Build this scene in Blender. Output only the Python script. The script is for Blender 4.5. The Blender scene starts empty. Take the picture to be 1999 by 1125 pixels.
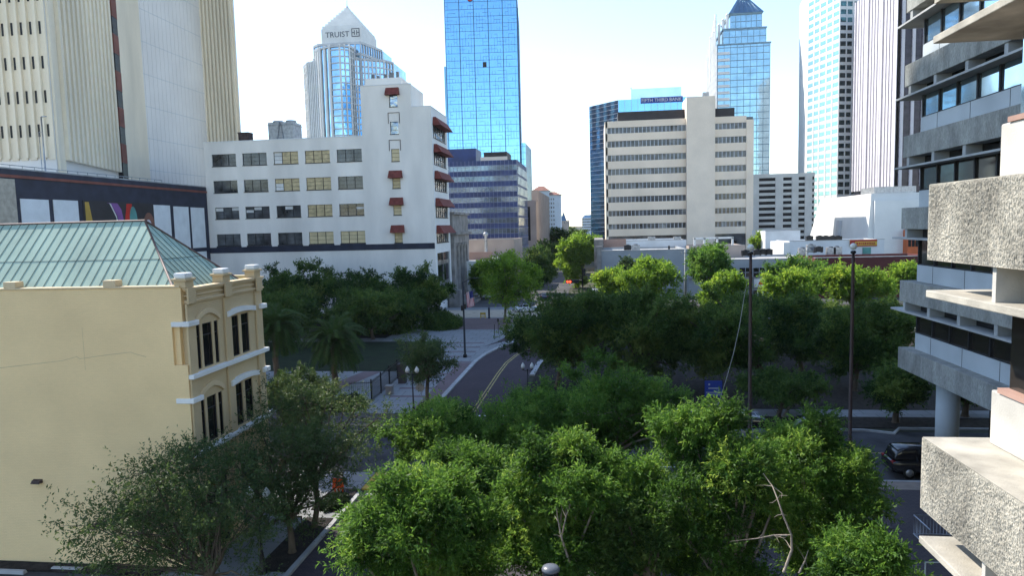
import bpy, math, random
import numpy as np
from mathutils import Vector, Matrix

random.seed(7)
SC = bpy.context.scene
COL = SC.collection

# ------------------------------------------------------------------ camera maths
F = 1350.0; PSI = math.radians(7.09); TH = math.atan(120.4 / F); RHO = .025; EYE = 15.0
_fh = Vector((-math.sin(PSI), math.cos(PSI), 0))
FWD = _fh * math.cos(TH) - Vector((0, 0, 1)) * math.sin(TH)
_r0 = Vector((math.cos(PSI), math.sin(PSI), 0)); _u0 = _r0.cross(FWD)
RGT = _r0 * math.cos(RHO) - _u0 * math.sin(RHO)
UPV = _u0 * math.cos(RHO) + _r0 * math.sin(RHO)

def ray(u, v):
    return FWD + RGT * ((u - 999.5) / F) + UPV * ((562.5 - v) / F)
def PZ(u, v, z=0):
    d = ray(u, v); t = (z - EYE) / d.z; return (d.x * t, d.y * t, z)
def PY(u, v, Y):
    d = ray(u, v); t = Y / d.y; return (d.x * t, Y, EYE + d.z * t)
def PX(u, v, X):
    d = ray(u, v); t = X / d.x; return (X, d.y * t, EYE + d.z * t)
def PL(u, v, p, q):
    """survey point (u, v) on the upright plane through plan points p, q"""
    d = ray(u, v); ex, ey = q[0] - p[0], q[1] - p[1]
    t = (p[0] * ey - p[1] * ex) / (d.x * ey - d.y * ex)
    return (d.x * t, d.y * t, EYE + d.z * t)

# ------------------------------------------------------------------ materials
def _nt(name):
    m = bpy.data.materials.new(name); m.use_nodes = True
    nt = m.node_tree; nt.nodes.clear()
    out = nt.nodes.new('ShaderNodeOutputMaterial')
    return m, nt, out
def N(nt, typ, **kw):
    n = nt.nodes.new(typ)
    for k, v in kw.items():
        if k in n.inputs.keys() if hasattr(n.inputs, 'keys') else False: n.inputs[k].default_value = v
        else: setattr(n, k, v)
    return n
def c4(c): return (c[0], c[1], c[2], 1)

def mat(name, col, rough=.85, var=.14, scale=.6, bump=0., bscale=8., metal=0., spec=.3, stretch=(1, 1, 1), col2=None, fine=.08):
    m, nt, out = _nt(name)
    p = nt.nodes.new('ShaderNodeBsdfPrincipled')
    tc = nt.nodes.new('ShaderNodeTexCoord'); mp = nt.nodes.new('ShaderNodeMapping')
    mp.inputs['Scale'].default_value = stretch
    nt.links.new(tc.outputs['Object'], mp.inputs['Vector'])
    n1 = nt.nodes.new('ShaderNodeTexNoise'); n1.inputs['Scale'].default_value = scale; n1.inputs['Detail'].default_value = 6
    n2 = nt.nodes.new('ShaderNodeTexNoise'); n2.inputs['Scale'].default_value = bscale; n2.inputs['Detail'].default_value = 4
    nt.links.new(mp.outputs[0], n1.inputs['Vector']); nt.links.new(mp.outputs[0], n2.inputs['Vector'])
    r1 = nt.nodes.new('ShaderNodeMapRange'); r1.inputs['From Min'].default_value = .3; r1.inputs['From Max'].default_value = .7
    nt.links.new(n1.outputs['Fac'], r1.inputs['Value'])
    mx = nt.nodes.new('ShaderNodeMix'); mx.data_type = 'RGBA'
    a = col; b = col2 if col2 else tuple(x * (1 - 2 * var) for x in col)
    if not col2: a = tuple(min(1, x * (1 + .5 * var)) for x in col)
    mx.inputs[6].default_value = c4(a); mx.inputs[7].default_value = c4(b)
    nt.links.new(r1.outputs[0], mx.inputs[0])
    r2 = nt.nodes.new('ShaderNodeMapRange'); r2.inputs['To Min'].default_value = 1 - fine; r2.inputs['To Max'].default_value = 1 + fine
    nt.links.new(n2.outputs['Fac'], r2.inputs['Value'])
    vm = nt.nodes.new('ShaderNodeVectorMath'); vm.operation = 'SCALE'
    nt.links.new(mx.outputs[2], vm.inputs[0]); nt.links.new(r2.outputs[0], vm.inputs['Scale'])
    nt.links.new(vm.outputs[0], p.inputs['Base Color'])
    p.inputs['Roughness'].default_value = rough; p.inputs['Metallic'].default_value = metal
    p.inputs['Specular IOR Level'].default_value = spec
    if bump:
        bm = nt.nodes.new('ShaderNodeBump'); bm.inputs['Strength'].default_value = bump; bm.inputs['Distance'].default_value = .05
        nt.links.new(n2.outputs['Fac'], bm.inputs['Height']); nt.links.new(bm.outputs[0], p.inputs['Normal'])
    nt.links.new(p.outputs[0], out.inputs[0])
    return m

def brick(name, c1, c2, mortar, bw, bh, msize=.02, bump=.5, plane='XY', rough=.9, bias=0., big=.25):
    """bricks or pavers laid in the named object plane"""
    m, nt, out = _nt(name)
    p = nt.nodes.new('ShaderNodeBsdfPrincipled'); p.inputs['Roughness'].default_value = rough
    p.inputs['Specular IOR Level'].default_value = .25
    tc = nt.nodes.new('ShaderNodeTexCoord'); sx = nt.nodes.new('ShaderNodeSeparateXYZ'); cx = nt.nodes.new('ShaderNodeCombineXYZ')
    nt.links.new(tc.outputs['Object'], sx.inputs[0])
    nt.links.new(sx.outputs[plane[0]], cx.inputs[0]); nt.links.new(sx.outputs[plane[1]], cx.inputs[1])
    b = nt.nodes.new('ShaderNodeTexBrick'); b.inputs['Scale'].default_value = 1
    b.inputs['Color1'].default_value = c4(c1); b.inputs['Color2'].default_value = c4(c2); b.inputs['Mortar'].default_value = c4(mortar)
    b.inputs['Brick Width'].default_value = bw; b.inputs['Row Height'].default_value = bh; b.inputs['Mortar Size'].default_value = msize
    b.inputs['Bias'].default_value = bias
    nt.links.new(cx.outputs[0], b.inputs['Vector'])
    n1 = nt.nodes.new('ShaderNodeTexNoise'); n1.inputs['Scale'].default_value = .35; n1.inputs['Detail'].default_value = 8
    nt.links.new(tc.outputs['Object'], n1.inputs['Vector'])
    r = nt.nodes.new('ShaderNodeMapRange'); r.inputs['To Min'].default_value = 1 - big; r.inputs['To Max'].default_value = 1 + big
    nt.links.new(n1.outputs['Fac'], r.inputs['Value'])
    vm = nt.nodes.new('ShaderNodeVectorMath'); vm.operation = 'SCALE'
    nt.links.new(b.outputs['Color'], vm.inputs[0]); nt.links.new(r.outputs[0], vm.inputs['Scale'])
    nt.links.new(vm.outputs[0], p.inputs['Base Color'])
    if bump:
        n2 = nt.nodes.new('ShaderNodeTexNoise'); n2.inputs['Scale'].default_value = 9; n2.inputs['Detail'].default_value = 5
        nt.links.new(tc.outputs['Object'], n2.inputs['Vector'])
        ad = nt.nodes.new('ShaderNodeMath'); ad.operation = 'MULTIPLY_ADD'; ad.inputs[1].default_value = .8
        nt.links.new(n2.outputs['Fac'], ad.inputs[0])
        iv = nt.nodes.new('ShaderNodeMath'); iv.operation = 'SUBTRACT'; iv.inputs[0].default_value = 1
        nt.links.new(b.outputs['Fac'], iv.inputs[1]); nt.links.new(iv.outputs[0], ad.inputs[2])
        bm = nt.nodes.new('ShaderNodeBump'); bm.inputs['Strength'].default_value = bump; bm.inputs['Distance'].default_value = .02
        nt.links.new(ad.outputs[0], bm.inputs['Height']); nt.links.new(bm.outputs[0], p.inputs['Normal'])
    nt.links.new(p.outputs[0], out.inputs[0])
    return m

def glass(name, col, rough=.06, metal=.9, wav=.15, wscale=.25, var=.25, vscale=.3, stretch=(1, 1, 1)):
    """mirror glazing of an office facade, slightly uneven pane to pane"""
    m, nt, out = _nt(name)
    p = nt.nodes.new('ShaderNodeBsdfPrincipled')
    tc = nt.nodes.new('ShaderNodeTexCoord'); mp = nt.nodes.new('ShaderNodeMapping'); mp.inputs['Scale'].default_value = stretch
    nt.links.new(tc.outputs['Object'], mp.inputs[0])
    v = nt.nodes.new('ShaderNodeTexNoise'); v.inputs['Scale'].default_value = vscale; v.inputs['Detail'].default_value = 3
    nt.links.new(mp.outputs[0], v.inputs['Vector'])
    r = nt.nodes.new('ShaderNodeMapRange'); r.inputs['From Min'].default_value = .3; r.inputs['From Max'].default_value = .7
    r.inputs['To Min'].default_value = 1 - var; r.inputs['To Max'].default_value = 1 + var
    nt.links.new(v.outputs['Fac'], r.inputs['Value'])
    vm = nt.nodes.new('ShaderNodeVectorMath'); vm.operation = 'SCALE'; vm.inputs[0].default_value = col
    nt.links.new(r.outputs[0], vm.inputs['Scale']); nt.links.new(vm.outputs[0], p.inputs['Base Color'])
    p.inputs['Metallic'].default_value = metal; p.inputs['Roughness'].default_value = rough
    if wav:
        n = nt.nodes.new('ShaderNodeTexNoise'); n.inputs['Scale'].default_value = wscale; n.inputs['Detail'].default_value = 2
        nt.links.new(mp.outputs[0], n.inputs['Vector'])
        bm = nt.nodes.new('ShaderNodeBump'); bm.inputs['Strength'].default_value = wav; bm.inputs['Distance'].default_value = .5
        nt.links.new(n.outputs['Fac'], bm.inputs['Height']); nt.links.new(bm.outputs[0], p.inputs['Normal'])
    nt.links.new(p.outputs[0], out.inputs[0])
    return m

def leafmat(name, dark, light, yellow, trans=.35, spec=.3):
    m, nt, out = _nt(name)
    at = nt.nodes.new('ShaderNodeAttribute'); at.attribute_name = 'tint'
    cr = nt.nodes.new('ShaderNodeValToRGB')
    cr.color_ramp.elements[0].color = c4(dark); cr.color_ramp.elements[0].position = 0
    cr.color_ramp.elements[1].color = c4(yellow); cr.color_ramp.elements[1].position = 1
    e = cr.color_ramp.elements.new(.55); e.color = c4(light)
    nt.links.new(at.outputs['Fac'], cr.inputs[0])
    p = nt.nodes.new('ShaderNodeBsdfPrincipled'); p.inputs['Roughness'].default_value = .55; p.inputs['Specular IOR Level'].default_value = spec
    t = nt.nodes.new('ShaderNodeBsdfTranslucent')
    hs = nt.nodes.new('ShaderNodeHueSaturation'); hs.inputs['Hue'].default_value = .485; hs.inputs['Value'].default_value = 1.5
    nt.links.new(cr.outputs[0], hs.inputs['Color'])
    nt.links.new(cr.outputs[0], p.inputs['Base Color']); nt.links.new(hs.outputs[0], t.inputs['Color'])
    mx = nt.nodes.new('ShaderNodeMixShader'); mx.inputs[0].default_value = trans
    nt.links.new(p.outputs[0], mx.inputs[1]); nt.links.new(t.outputs[0], mx.inputs[2]); nt.links.new(mx.outputs[0], out.inputs[0])
    return m

def emis(name, col, s):
    m, nt, out = _nt(name); p = nt.nodes.new('ShaderNodeBsdfPrincipled'); p.inputs['Base Color'].default_value = c4(col)
    p.inputs['Emission Color'].default_value = c4(col); p.inputs['Emission Strength'].default_value = s
    nt.links.new(p.outputs[0], out.inputs[0]); return m

M = dict(
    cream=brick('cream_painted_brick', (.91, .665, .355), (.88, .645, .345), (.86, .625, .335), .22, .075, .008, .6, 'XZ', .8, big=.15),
    creamside=brick('cream_painted_brick_shaded', (.64, .49, .29), (.62, .475, .28), (.60, .46, .27), .22, .075, .008, .5, 'YZ', .8, big=.10),  # same brick, darkened because the street side lies in shade
    creamtrim=mat('cream_trim', (.70, .54, .33), .75, .08),
    whitetrim=mat('white_trim', (.82, .82, .8), .7, .06),
    copper=mat('green_copper_roof', (.35, .47, .38), .7, .12, .5, 0, 3, 0, .2, (1, 1, .6)),
    seam=mat('dark_seam', (.05, .06, .055), .6),
    hipcap=mat('brown_ridge_cap', (.16, .11, .10), .6),
    rooftar=mat('flat_roof', (.42, .42, .41), .9, .2),
    plaster=mat('white_stucco', (.88, .83, .76), .85, .10, .22, .25, 12, fine=.04, stretch=(1, 1, .3)),
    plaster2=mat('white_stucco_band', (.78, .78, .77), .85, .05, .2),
    navy=mat('navy_paint', (.028, .032, .055), .6, .2),
    navyred=mat('red_line_paint', (.22, .07, .05), .6),
    panelw=mat('pale_panel', (.72, .75, .77), .7, .06),
    tile=mat('tile_beige', (.45, .41, .34), .7, .15, 1.5),
    rib=mat('cream_precast', (.86, .755, .58), .8, .12, .12, .2, 6, stretch=(1, 1, .25)),
    ribw=mat('skylit_precast', (.74, .71, .67), .75, .06, .1),  # precast cooled in colour for the side lit by sky
    slit=mat('slit_glass', (.02, .02, .022), .25),
    stripred=mat('red_brown_panel', (.20, .07, .05), .7),
    awning=mat('rust_red_awning', (.20, .05, .038), .8, .2, 2),
    frame=mat('dark_window_frame', (.025, .025, .027), .5),
    winblack=mat('dark_window_glass', (.012, .012, .014), .08, .2, 1, spec=.6),
    stone=mat('grey_limestone', (.29, .27, .255), .85, .22, .6, .3, 4),
    stonedark=mat('stone_joint', (.18, .17, .17), .9),
    steel=mat('galvanised_steel', (.40, .41, .42), .45, .2, 2, metal=.5),
    rust=mat('dark_rusty_steel', (.07, .045, .04), .7, .3, 2),
    black=mat('black_paint', (.012, .012, .014), .4),
    pole=mat('brown_pole_paint', (.05, .028, .024), .5, .25, 2),
    globe=mat('frosted_globe', (.62, .63, .60), .3, .05),
    concfar=mat('grey_concrete', (.40, .41, .40), .9, .12, .5, .3, 20),
    concsill=mat('blue_grey_concrete', (.47, .51, .53), .85, .08, .4, .2, 20),
    flute=mat('shaded_bush_hammered_concrete', (.33, .33, .30), .95, .2, 1.2, 1., 14, stretch=(1, 1, .4), fine=.45),  # far spandrels, greyed and darkened for the shaded wing
    flutelit=mat('sunlit_fluted_concrete', (.50, .46, .38), .95, .26, 1.4, .9, 35, stretch=(1, 1, .5), fine=.2),  # near spandrels, same concrete warmed and brightened for sun
    ledge=mat('sunlit_concrete_ledge', (.48, .445, .375), .9, .2, 1.5, .25, 30, fine=.06),  # near wing concrete with the warmth of the sun painted in
    sillw=mat('sunlit_concrete_sill', (.55, .525, .475), .85, .14, .9, .15, 30),  # near sills whitened for sun; shaded far sills take the bluish tone
    winbrown=mat('bronze_glass', (.03, .026, .022), .06, .1, spec=.8),
    sillbrown=mat('rose_sill', (.40, .25, .20), .6),
    asphalt=mat('asphalt', (.062, .062, .068), .9, .36, .5, .3, 40, fine=.2),
    asphalt2=mat('worn_asphalt', (.085, .085, .09), .9, .25, .3, .3, 40, fine=.2),
    bricks=brick('brick_paving', (.085, .060, .068), (.055, .043, .052), (.035, .03, .035), .22, .11, .012, .4, 'XY'),
    plazabrick=brick('plaza_brick_paving', (.085, .072, .075), (.065, .056, .062), (.04, .035, .04), .3, .15, .012, .4, 'XY'),
    concwalk=brick('concrete_pavement', (.25, .255, .26), (.225, .23, .235), (.13, .13, .135), 1.6, 1.6, .03, .1, 'XY', .9),
    pinkwalk=brick('rose_brick_band', (.20, .14, .14), (.16, .115, .12), (.1, .08, .08), .3, .15, .01, .2, 'XY'),
    kerb=mat('kerb_concrete', (.40, .40, .40), .9, .15, 1),
    mulch=mat('mulch', (.036, .029, .026), 1, .4, 3, 1, 20, fine=.4),
    soil=mat('dark_ground', (.07, .075, .05), 1, .3, .2),
    grass=mat('lawn', (.012, .026, .007), 1, .3, .8, .6, 30, fine=.3),
    yellow=mat('yellow_paint', (.62, .40, .06), .7, .12, 2),
    lineyel=mat('faded_yellow_line', (.50, .40, .16), .8, .3, 3),
    white=mat('white_paint', (.75, .75, .73), .8, .2, 3),
    bark=mat('bark', (.14, .11, .08), .95, .3, 3, .8, 14, stretch=(1, 1, .3)),
    barkpale=mat('pale_bark', (.36, .30, .24), .9, .25, 3, .5, 14, stretch=(1, 1, .3)),
    orange=mat('orange_sign', (.80, .10, .02), .5, .08),
    bluesign=mat('blue_sign', (.03, .06, .30), .5, .08),
    signback=mat('sign_back', (.30, .31, .31), .4, .1, metal=.3),
    carblack=mat('black_car_paint', (.008, .008, .010), .16, .1, spec=.6),
    cargrey=mat('grey_car_paint', (.16, .19, .22), .2, .1, spec=.6),
    carwhite=mat('white_car_paint', (.75, .76, .78), .2, .05, spec=.6),
    carblue=mat('dark_blue_car_paint', (.02, .03, .06), .2, .05, spec=.6),
    tyre=mat('tyre', (.012, .012, .012), .9),
    rim=mat('rim', (.35, .35, .36), .3, metal=.7),
    tail=mat('tail_lamp', (.25, .01, .01), .2),
    chrome=mat('headlight', (.7, .7, .7), .15, metal=.4),
    bglass=glass('blue_mirror_glass', (.25, .53, .77), .06, 1., .015, .06, .06, .15),
    bmull=mat('blue_mullion', (.05, .14, .27), .4), tmull=mat('teal_mullion', (.20, .33, .42), .4),
    bglassd=glass('dark_mirror_glass', (.30, .34, .40), .06, .9, .1, .1, .4, .2, (1, 1, 3)),
    paleglass=glass('pale_mirror_glass', (.52, .66, .74), .06, 1., .05, .05, .15, .1),
    tglass=glass('crown_tower_glass', (.34, .55, .72), .08, 1., .2, .2, .3, .12),
    tealglass=glass('teal_glass', (.30, .45, .52), .07, 1., .08, .25, .15, .2),
    greenglass=glass('shaded_band_glass', (.04, .09, .09), .07, .9, .4, .3, .5, .3),  # window bands darkened for the shaded facet of the banded tower
    aquaglass=glass('sunlit_band_glass', (.25, .46, .48), .25, .6, .05, .1, .1, .2),  # same window bands, lightened for the sunlit reflecting facet
    ivory=mat('ivory_stone', (.74, .74, .72), .7, .05, .2),
    palestone=mat('pale_stone_ribs', (.78, .78, .76), .6, .06, .2),
    stonerib=mat('stone_rib', (.58, .59, .60), .6, .1, .2),
    lilac=mat('lilac_precast', (.62, .59, .62), .75, .05, .2),
    purplewin=mat('purple_window', (.05, .035, .055), .25, .3, .5),
    beige=mat('beige_masonry', (.88, .745, .60), .85, .07, .12, .15, 3, fine=.04),
    beigetile=mat('beige_tile', (.85, .73, .60), .85, .05, .25, .15, 3, fine=.05),
    bronze=mat('dark_bronze', (.034, .031, .034), .6),
    greywin=mat('grey_window', (.095, .10, .11), .15, .6, .35, spec=.6),
    greywin2=mat('light_grey_window', (.26, .26, .25), .3, .5, .4),
    navyspan=mat('blue_spandrel', (.018, .044, .17), .45, .2, .4, spec=.5),
    navyglass=glass('office_glass', (.15, .20, .26), .12, .7, .1, .35, .4, .25),
    blumull=mat('blue_grey_mullion', (.24, .27, .40), .4), alu=mat('aluminium', (.45, .48, .55), .4, metal=.4),
    garage=mat('garage_concrete', (.52, .52, .50), .9, .1, .2),
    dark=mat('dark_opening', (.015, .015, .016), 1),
    redbrick=brick('red_brick', (.12, .03, .028), (.10, .026, .026), (.09, .04, .04), .25, .08, .01, .2, 'XZ'),
    pinkbrick=brick('pink_brick', (.40, .25, .20), (.34, .21, .17), (.36, .28, .24), .3, .1, .012, .2, 'XZ'),
    greywall=mat('grey_wall', (.34, .36, .38), .9, .1, .3),
    whitewall=mat('white_wall', (.70, .72, .74), .85, .08, .3),
    orangewall=mat('orange_wall', (.62, .15, .05), .8, .1),
    tan=mat('tan_wall', (.42, .34, .29), .85, .1, .2),
    redroof=mat('red_roof', (.30, .13, .09), .8, .15),
    farwhite=mat('far_white_wall', (.62, .68, .74), .85, .05, .1),
    banner=mat('banner_yellow', (.60, .42, .05), .6),
    bannerred=mat('banner_red', (.42, .04, .03), .6),
    signwhite=mat('sign_white', (.78, .77, .74), .6),
    signtext=mat('sign_lettering', (.10, .12, .15), .5),
    red=mat('red_paint', (.55, .03, .02), .5),
    purple=mat('purple_paint', (.25, .10, .32), .6), teal=mat('teal_paint', (.10, .30, .28), .6), ochre=mat('ochre_paint', (.50, .32, .06), .6),
    brownp=mat('brown_paint', (.22, .10, .07), .6), flagblue=mat('flag_blue', (.03, .04, .16), .8), flagred=mat('flag_red', (.40, .03, .05), .8), flagwhite=mat('flag_white', (.65, .63, .63), .8),
    wpane=mat('warm_reflection_pane', (.60, .47, .25), .3, .22, 1.2, spec=.5, stretch=(1, 1, 2)),  # golden reflection of the block opposite put into the pane colour
    gpane=mat('grey_pane', (.10, .105, .11), .12, .5, .5, spec=.7),
    cpane=mat('cream_reflection_pane', (.68, .56, .33), .35, .08, 1.2, spec=.4),  # paler version of the painted golden reflection
    fbglass=glass('awning_window_glass', (.35, .40, .45), .08, .7, .3, 1, .4, .8),
    skyglass=glass('sky_mirror_window', (.42, .55, .62), .05, .9, .02, .3, .2, .5),
    redlamp=emis('red_signal', (1, .06, .02), 2.2),
    denim=mat('dark_blue_paint', (.02, .025, .05), .6),
)
LEAF = dict(
    near=leafmat('sun_brightened_leaf', (.032, .085, .014), (.105, .23, .032), (.24, .36, .06), .5, .3),  # greens brightened to carry the sun on the front trees
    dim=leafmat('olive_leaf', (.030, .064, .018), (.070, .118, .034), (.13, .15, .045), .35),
    shade=leafmat('shaded_leaf', (.022, .056, .014), (.080, .145, .030), (.17, .23, .05), .38, .15),  # leaf greens darkened for trees standing in shade
    lit=leafmat('sunlit_leaf', (.075, .155, .016), (.185, .32, .034), (.36, .43, .055), .6),  # leaf greens yellowed and brightened to paint in sunlight
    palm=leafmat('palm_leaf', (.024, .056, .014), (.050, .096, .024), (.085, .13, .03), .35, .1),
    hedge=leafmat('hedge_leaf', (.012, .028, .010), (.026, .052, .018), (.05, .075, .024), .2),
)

# ------------------------------------------------------------------ mesh building
def origin(o):
    v = Vector((0, 0, 0))
    while o is not None: v += o.location; o = o.parent
    return v
def tag(o, label=None, cat=None, group=None, kind=None):
    if label: o['label'] = label
    if cat: o['category'] = cat
    if group: o['group'] = group
    if kind: o['kind'] = kind
    return o
def thing(name, loc, label, cat, group=None):
    o = bpy.data.objects.new(name, None); COL.objects.link(o); o.location = loc
    o.empty_display_size = .3
    return tag(o, label, cat, group)

class MB:
    def __init__(s): s.v = []; s.f = []; s.mi = []; s.smooth = []
    def face(s, pts, m=0, sm=False):
        i = len(s.v); s.v += [tuple(p) for p in pts]; s.f.append(tuple(range(i, i + len(pts)))); s.mi.append(m); s.smooth.append(sm)
    def hexa(s, p, m=0):
        i = len(s.v); s.v += [tuple(q) for q in p]
        for f in ((3, 2, 1, 0), (4, 5, 6, 7), (0, 1, 5, 4), (1, 2, 6, 5), (2, 3, 7, 6), (3, 0, 4, 7)):
            s.f.append(tuple(i + k for k in f)); s.mi.append(m); s.smooth.append(False)
    def box(s, x0, x1, y0, y1, z0, z1, m=0):
        if x0 > x1: x0, x1 = x1, x0
        if y0 > y1: y0, y1 = y1, y0
        if z0 > z1: z0, z1 = z1, z0
        s.hexa([(x0, y0, z0), (x1, y0, z0), (x1, y1, z0), (x0, y1, z0), (x0, y0, z1), (x1, y0, z1), (x1, y1, z1), (x0, y1, z1)], m)
    def obox(s, A, B, s0, s1, z0, z1, d0, d1, m=0):
        """box along plan line A->B; s in metres from A; d is distance to the right-hand side of A->B"""
        L = math.hypot(B[0] - A[0], B[1] - A[1]); ux, uy = (B[0] - A[0]) / L, (B[1] - A[1]) / L; nx, ny = uy, -ux
        if d0 > d1: d0, d1 = d1, d0
        q = lambda a, d, z: (A[0] + ux * a + nx * d, A[1] + uy * a + ny * d, z)
        s.hexa([q(s0, d1, z0), q(s1, d1, z0), q(s1, d0, z0), q(s0, d0, z0), q(s0, d1, z1), q(s1, d1, z1), q(s1, d0, z1), q(s0, d0, z1)], m)
    def prism(s, poly, z0, z1, m=0, cap=True, mtop=None):
        a = sum(poly[i][0] * poly[(i + 1) % len(poly)][1] - poly[(i + 1) % len(poly)][0] * poly[i][1] for i in range(len(poly)))
        if a < 0: poly = poly[::-1]
        n = len(poly); i = len(s.v)
        s.v += [(p[0], p[1], z0) for p in poly] + [(p[0], p[1], z1) for p in poly]
        for k in range(n):
            s.f.append((i + k, i + (k + 1) % n, i + n + (k + 1) % n, i + n + k)); s.mi.append(m); s.smooth.append(False)
        if cap:
            s.f.append(tuple(i + n + k for k in range(n))); s.mi.append(m if mtop is None else mtop); s.smooth.append(False)
            s.f.append(tuple(i + k for k in reversed(range(n)))); s.mi.append(m); s.smooth.append(False)
    def loft(s, P, z0, Q, z1, m=0):
        n = len(P); i = len(s.v); s.v += [(p[0], p[1], z0) for p in P] + [(p[0], p[1], z1) for p in Q]
        for k in range(n):
            s.f.append((i + k, i + (k + 1) % n, i + n + (k + 1) % n, i + n + k)); s.mi.append(m); s.smooth.append(False)
        s.f.append(tuple(i + n + k for k in range(n))); s.mi.append(m); s.smooth.append(False)
        s.f.append(tuple(i + k for k in reversed(range(n)))); s.mi.append(m); s.smooth.append(False)
    def tube(s, pts, rad, n=8, m=0, sm=True):
        pts = [Vector(p) for p in pts]
        if not hasattr(rad, '__len__'): rad = [rad] * len(pts)
        i0 = len(s.v)
        for k, p in enumerate(pts):
            t = (pts[min(k + 1, len(pts) - 1)] - pts[max(k - 1, 0)])
            if t.length < 1e-6: t = Vector((0, 0, 1))
            t.normalize(); a = Vector((1, 0, 0)) if abs(t.x) < .8 else Vector((0, 1, 0))
            e1 = t.cross(a).normalized(); e2 = t.cross(e1)
            for j in range(n):
                an = 2 * math.pi * j / n; s.v.append(tuple(p + (e1 * math.cos(an) + e2 * math.sin(an)) * rad[k]))
        for k in range(len(pts) - 1):
            for j in range(n):
                a = i0 + k * n + j; b = i0 + k * n + (j + 1) % n
                s.f.append((a, b, b + n, a + n)); s.mi.append(m); s.smooth.append(sm)
        s.f.append(tuple(i0 + j for j in range(n))); s.mi.append(m); s.smooth.append(False)
        e = i0 + (len(pts) - 1) * n
        s.f.append(tuple(e + j for j in reversed(range(n)))); s.mi.append(m); s.smooth.append(False)
    def lathe(s, prof, c, n=16, m=0):
        i0 = len(s.v)
        for r, z in prof:
            for j in range(n):
                an = 2 * math.pi * j / n; s.v.append((c[0] + r * math.cos(an), c[1] + r * math.sin(an), c[2] + z))
        for k in range(len(prof) - 1):
            for j in range(n):
                a = i0 + k * n + j; b = i0 + k * n + (j + 1) % n
                s.f.append((a, b, b + n, a + n)); s.mi.append(m); s.smooth.append(True)
        s.f.append(tuple(i0 + j for j in reversed(range(n)))); s.mi.append(m); s.smooth.append(False)
        e = i0 + (len(prof) - 1) * n
        s.f.append(tuple(e + j for j in range(n))); s.mi.append(m); s.smooth.append(False)
    def sphere(s, c, r, m=0, n=16):
        s.lathe([(max(.002, r * math.sin(math.pi * k / 10)), -r * math.cos(math.pi * k / 10)) for k in range(11)], c, n, m)
    def build(s, name, mats, parent=None, bevel=0):
        if not isinstance(mats, (list, tuple)): mats = [mats]
        off = origin(parent) if parent is not None else Vector((0, 0, 0))
        me = bpy.data.meshes.new(name)
        me.from_pydata([(x - off.x, y - off.y, z - off.z) for x, y, z in s.v], [], s.f)
        for m in mats: me.materials.append(m)
        me.polygons.foreach_set('material_index', s.mi); me.polygons.foreach_set('use_smooth', s.smooth); me.update()
        o = bpy.data.objects.new(name, me); COL.objects.link(o)
        if parent is not None: o.parent = parent
        if bevel:
            b = o.modifiers.new('bevel', 'BEVEL'); b.width = bevel; b.segments = 2; b.limit_method = 'ANGLE'
        return o
def parts(b, name, mats, parent, bevel=0):
    """link every separate piece collected in b as a part of its own"""
    par = list(range(len(b.v)))
    def find(i):
        while par[i] != i: par[i] = par[par[i]]; i = par[i]
        return i
    for f in b.f:
        for k in f[1:]: par[find(k)] = find(f[0])
    groups = {}
    for n, f in enumerate(b.f): groups.setdefault(find(f[0]), []).append(n)
    for fs in groups.values():
        q = MB(); mp = {}
        for n in fs:
            g = []
            for k in b.f[n]:
                if k not in mp: mp[k] = len(q.v); q.v.append(b.v[k])
                g.append(mp[k])
            q.f.append(tuple(g)); q.mi.append(b.mi[n]); q.smooth.append(b.smooth[n])
        q.build(name, mats, parent, bevel)
def solo(o, label, cat, group=None):
    """a thing that is a single mesh: move its origin to its base"""
    me = o.data; n = len(me.vertices); co = np.empty(n * 3); me.vertices.foreach_get('co', co); co = co.reshape(-1, 3)
    b = np.array([(co[:, 0].min() + co[:, 0].max()) / 2, (co[:, 1].min() + co[:, 1].max()) / 2, co[:, 2].min()])
    me.vertices.foreach_set('co', (co - b).ravel()); me.update(); o.location = b
    return tag(o, label, cat, group)
def bx(name, m, parent, *boxes, bevel=0):
    b = MB()
    for q in boxes: b.box(*q)
    return b.build(name, m, parent, bevel)
def copytree(o, parent=None):
    c = o.copy(); COL.objects.link(c)
    if parent is not None: c.parent = parent
    for ch in [x for x in COL.objects if x.parent == o]: copytree(ch, c)
    return c
def text(name, body, m, parent, loc, size, rot, width=None, depth=.05):
    cu = bpy.data.curves.new(name, 'FONT'); cu.body = body; cu.size = size; cu.extrude = depth; cu.align_x = 'LEFT'
    t = bpy.data.objects.new(name, cu); COL.objects.link(t)
    bpy.context.view_layer.update(); dg = bpy.context.evaluated_depsgraph_get()
    me = bpy.data.meshes.new_from_object(t.evaluated_get(dg)); bpy.data.objects.remove(t)
    co = np.empty(len(me.vertices) * 3); me.vertices.foreach_get('co', co); co = co.reshape(-1, 3)
    w = co[:, 0].max() - co[:, 0].min(); co[:, 0] -= co[:, 0].min()
    if width: co[:, 0] *= width / w
    R = np.array(rot.to_matrix()); co = co @ R.T
    off = origin(parent) if parent is not None else Vector((0, 0, 0))
    co += np.array(Vector(loc) - off); me.vertices.foreach_set('co', co.ravel()); me.update()
    me.materials.clear(); me.materials.append(m)
    o = bpy.data.objects.new(name, me); COL.objects.link(o)
    if parent is not None: o.parent = parent
    return o
from mathutils import Euler
FRONT = Euler((math.pi / 2, 0, 0))          # reads from -Y
def pyb(u0, v0, u1, v1, Y):
    um, vm = (u0 + u1) / 2, (v0 + v1) / 2; z0, z1 = PY(um, v0, Y)[2], PY(um, v1, Y)[2]
    return PY(u0, vm, Y)[0], PY(u1, vm, Y)[0], min(z0, z1), max(z0, z1)
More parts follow.
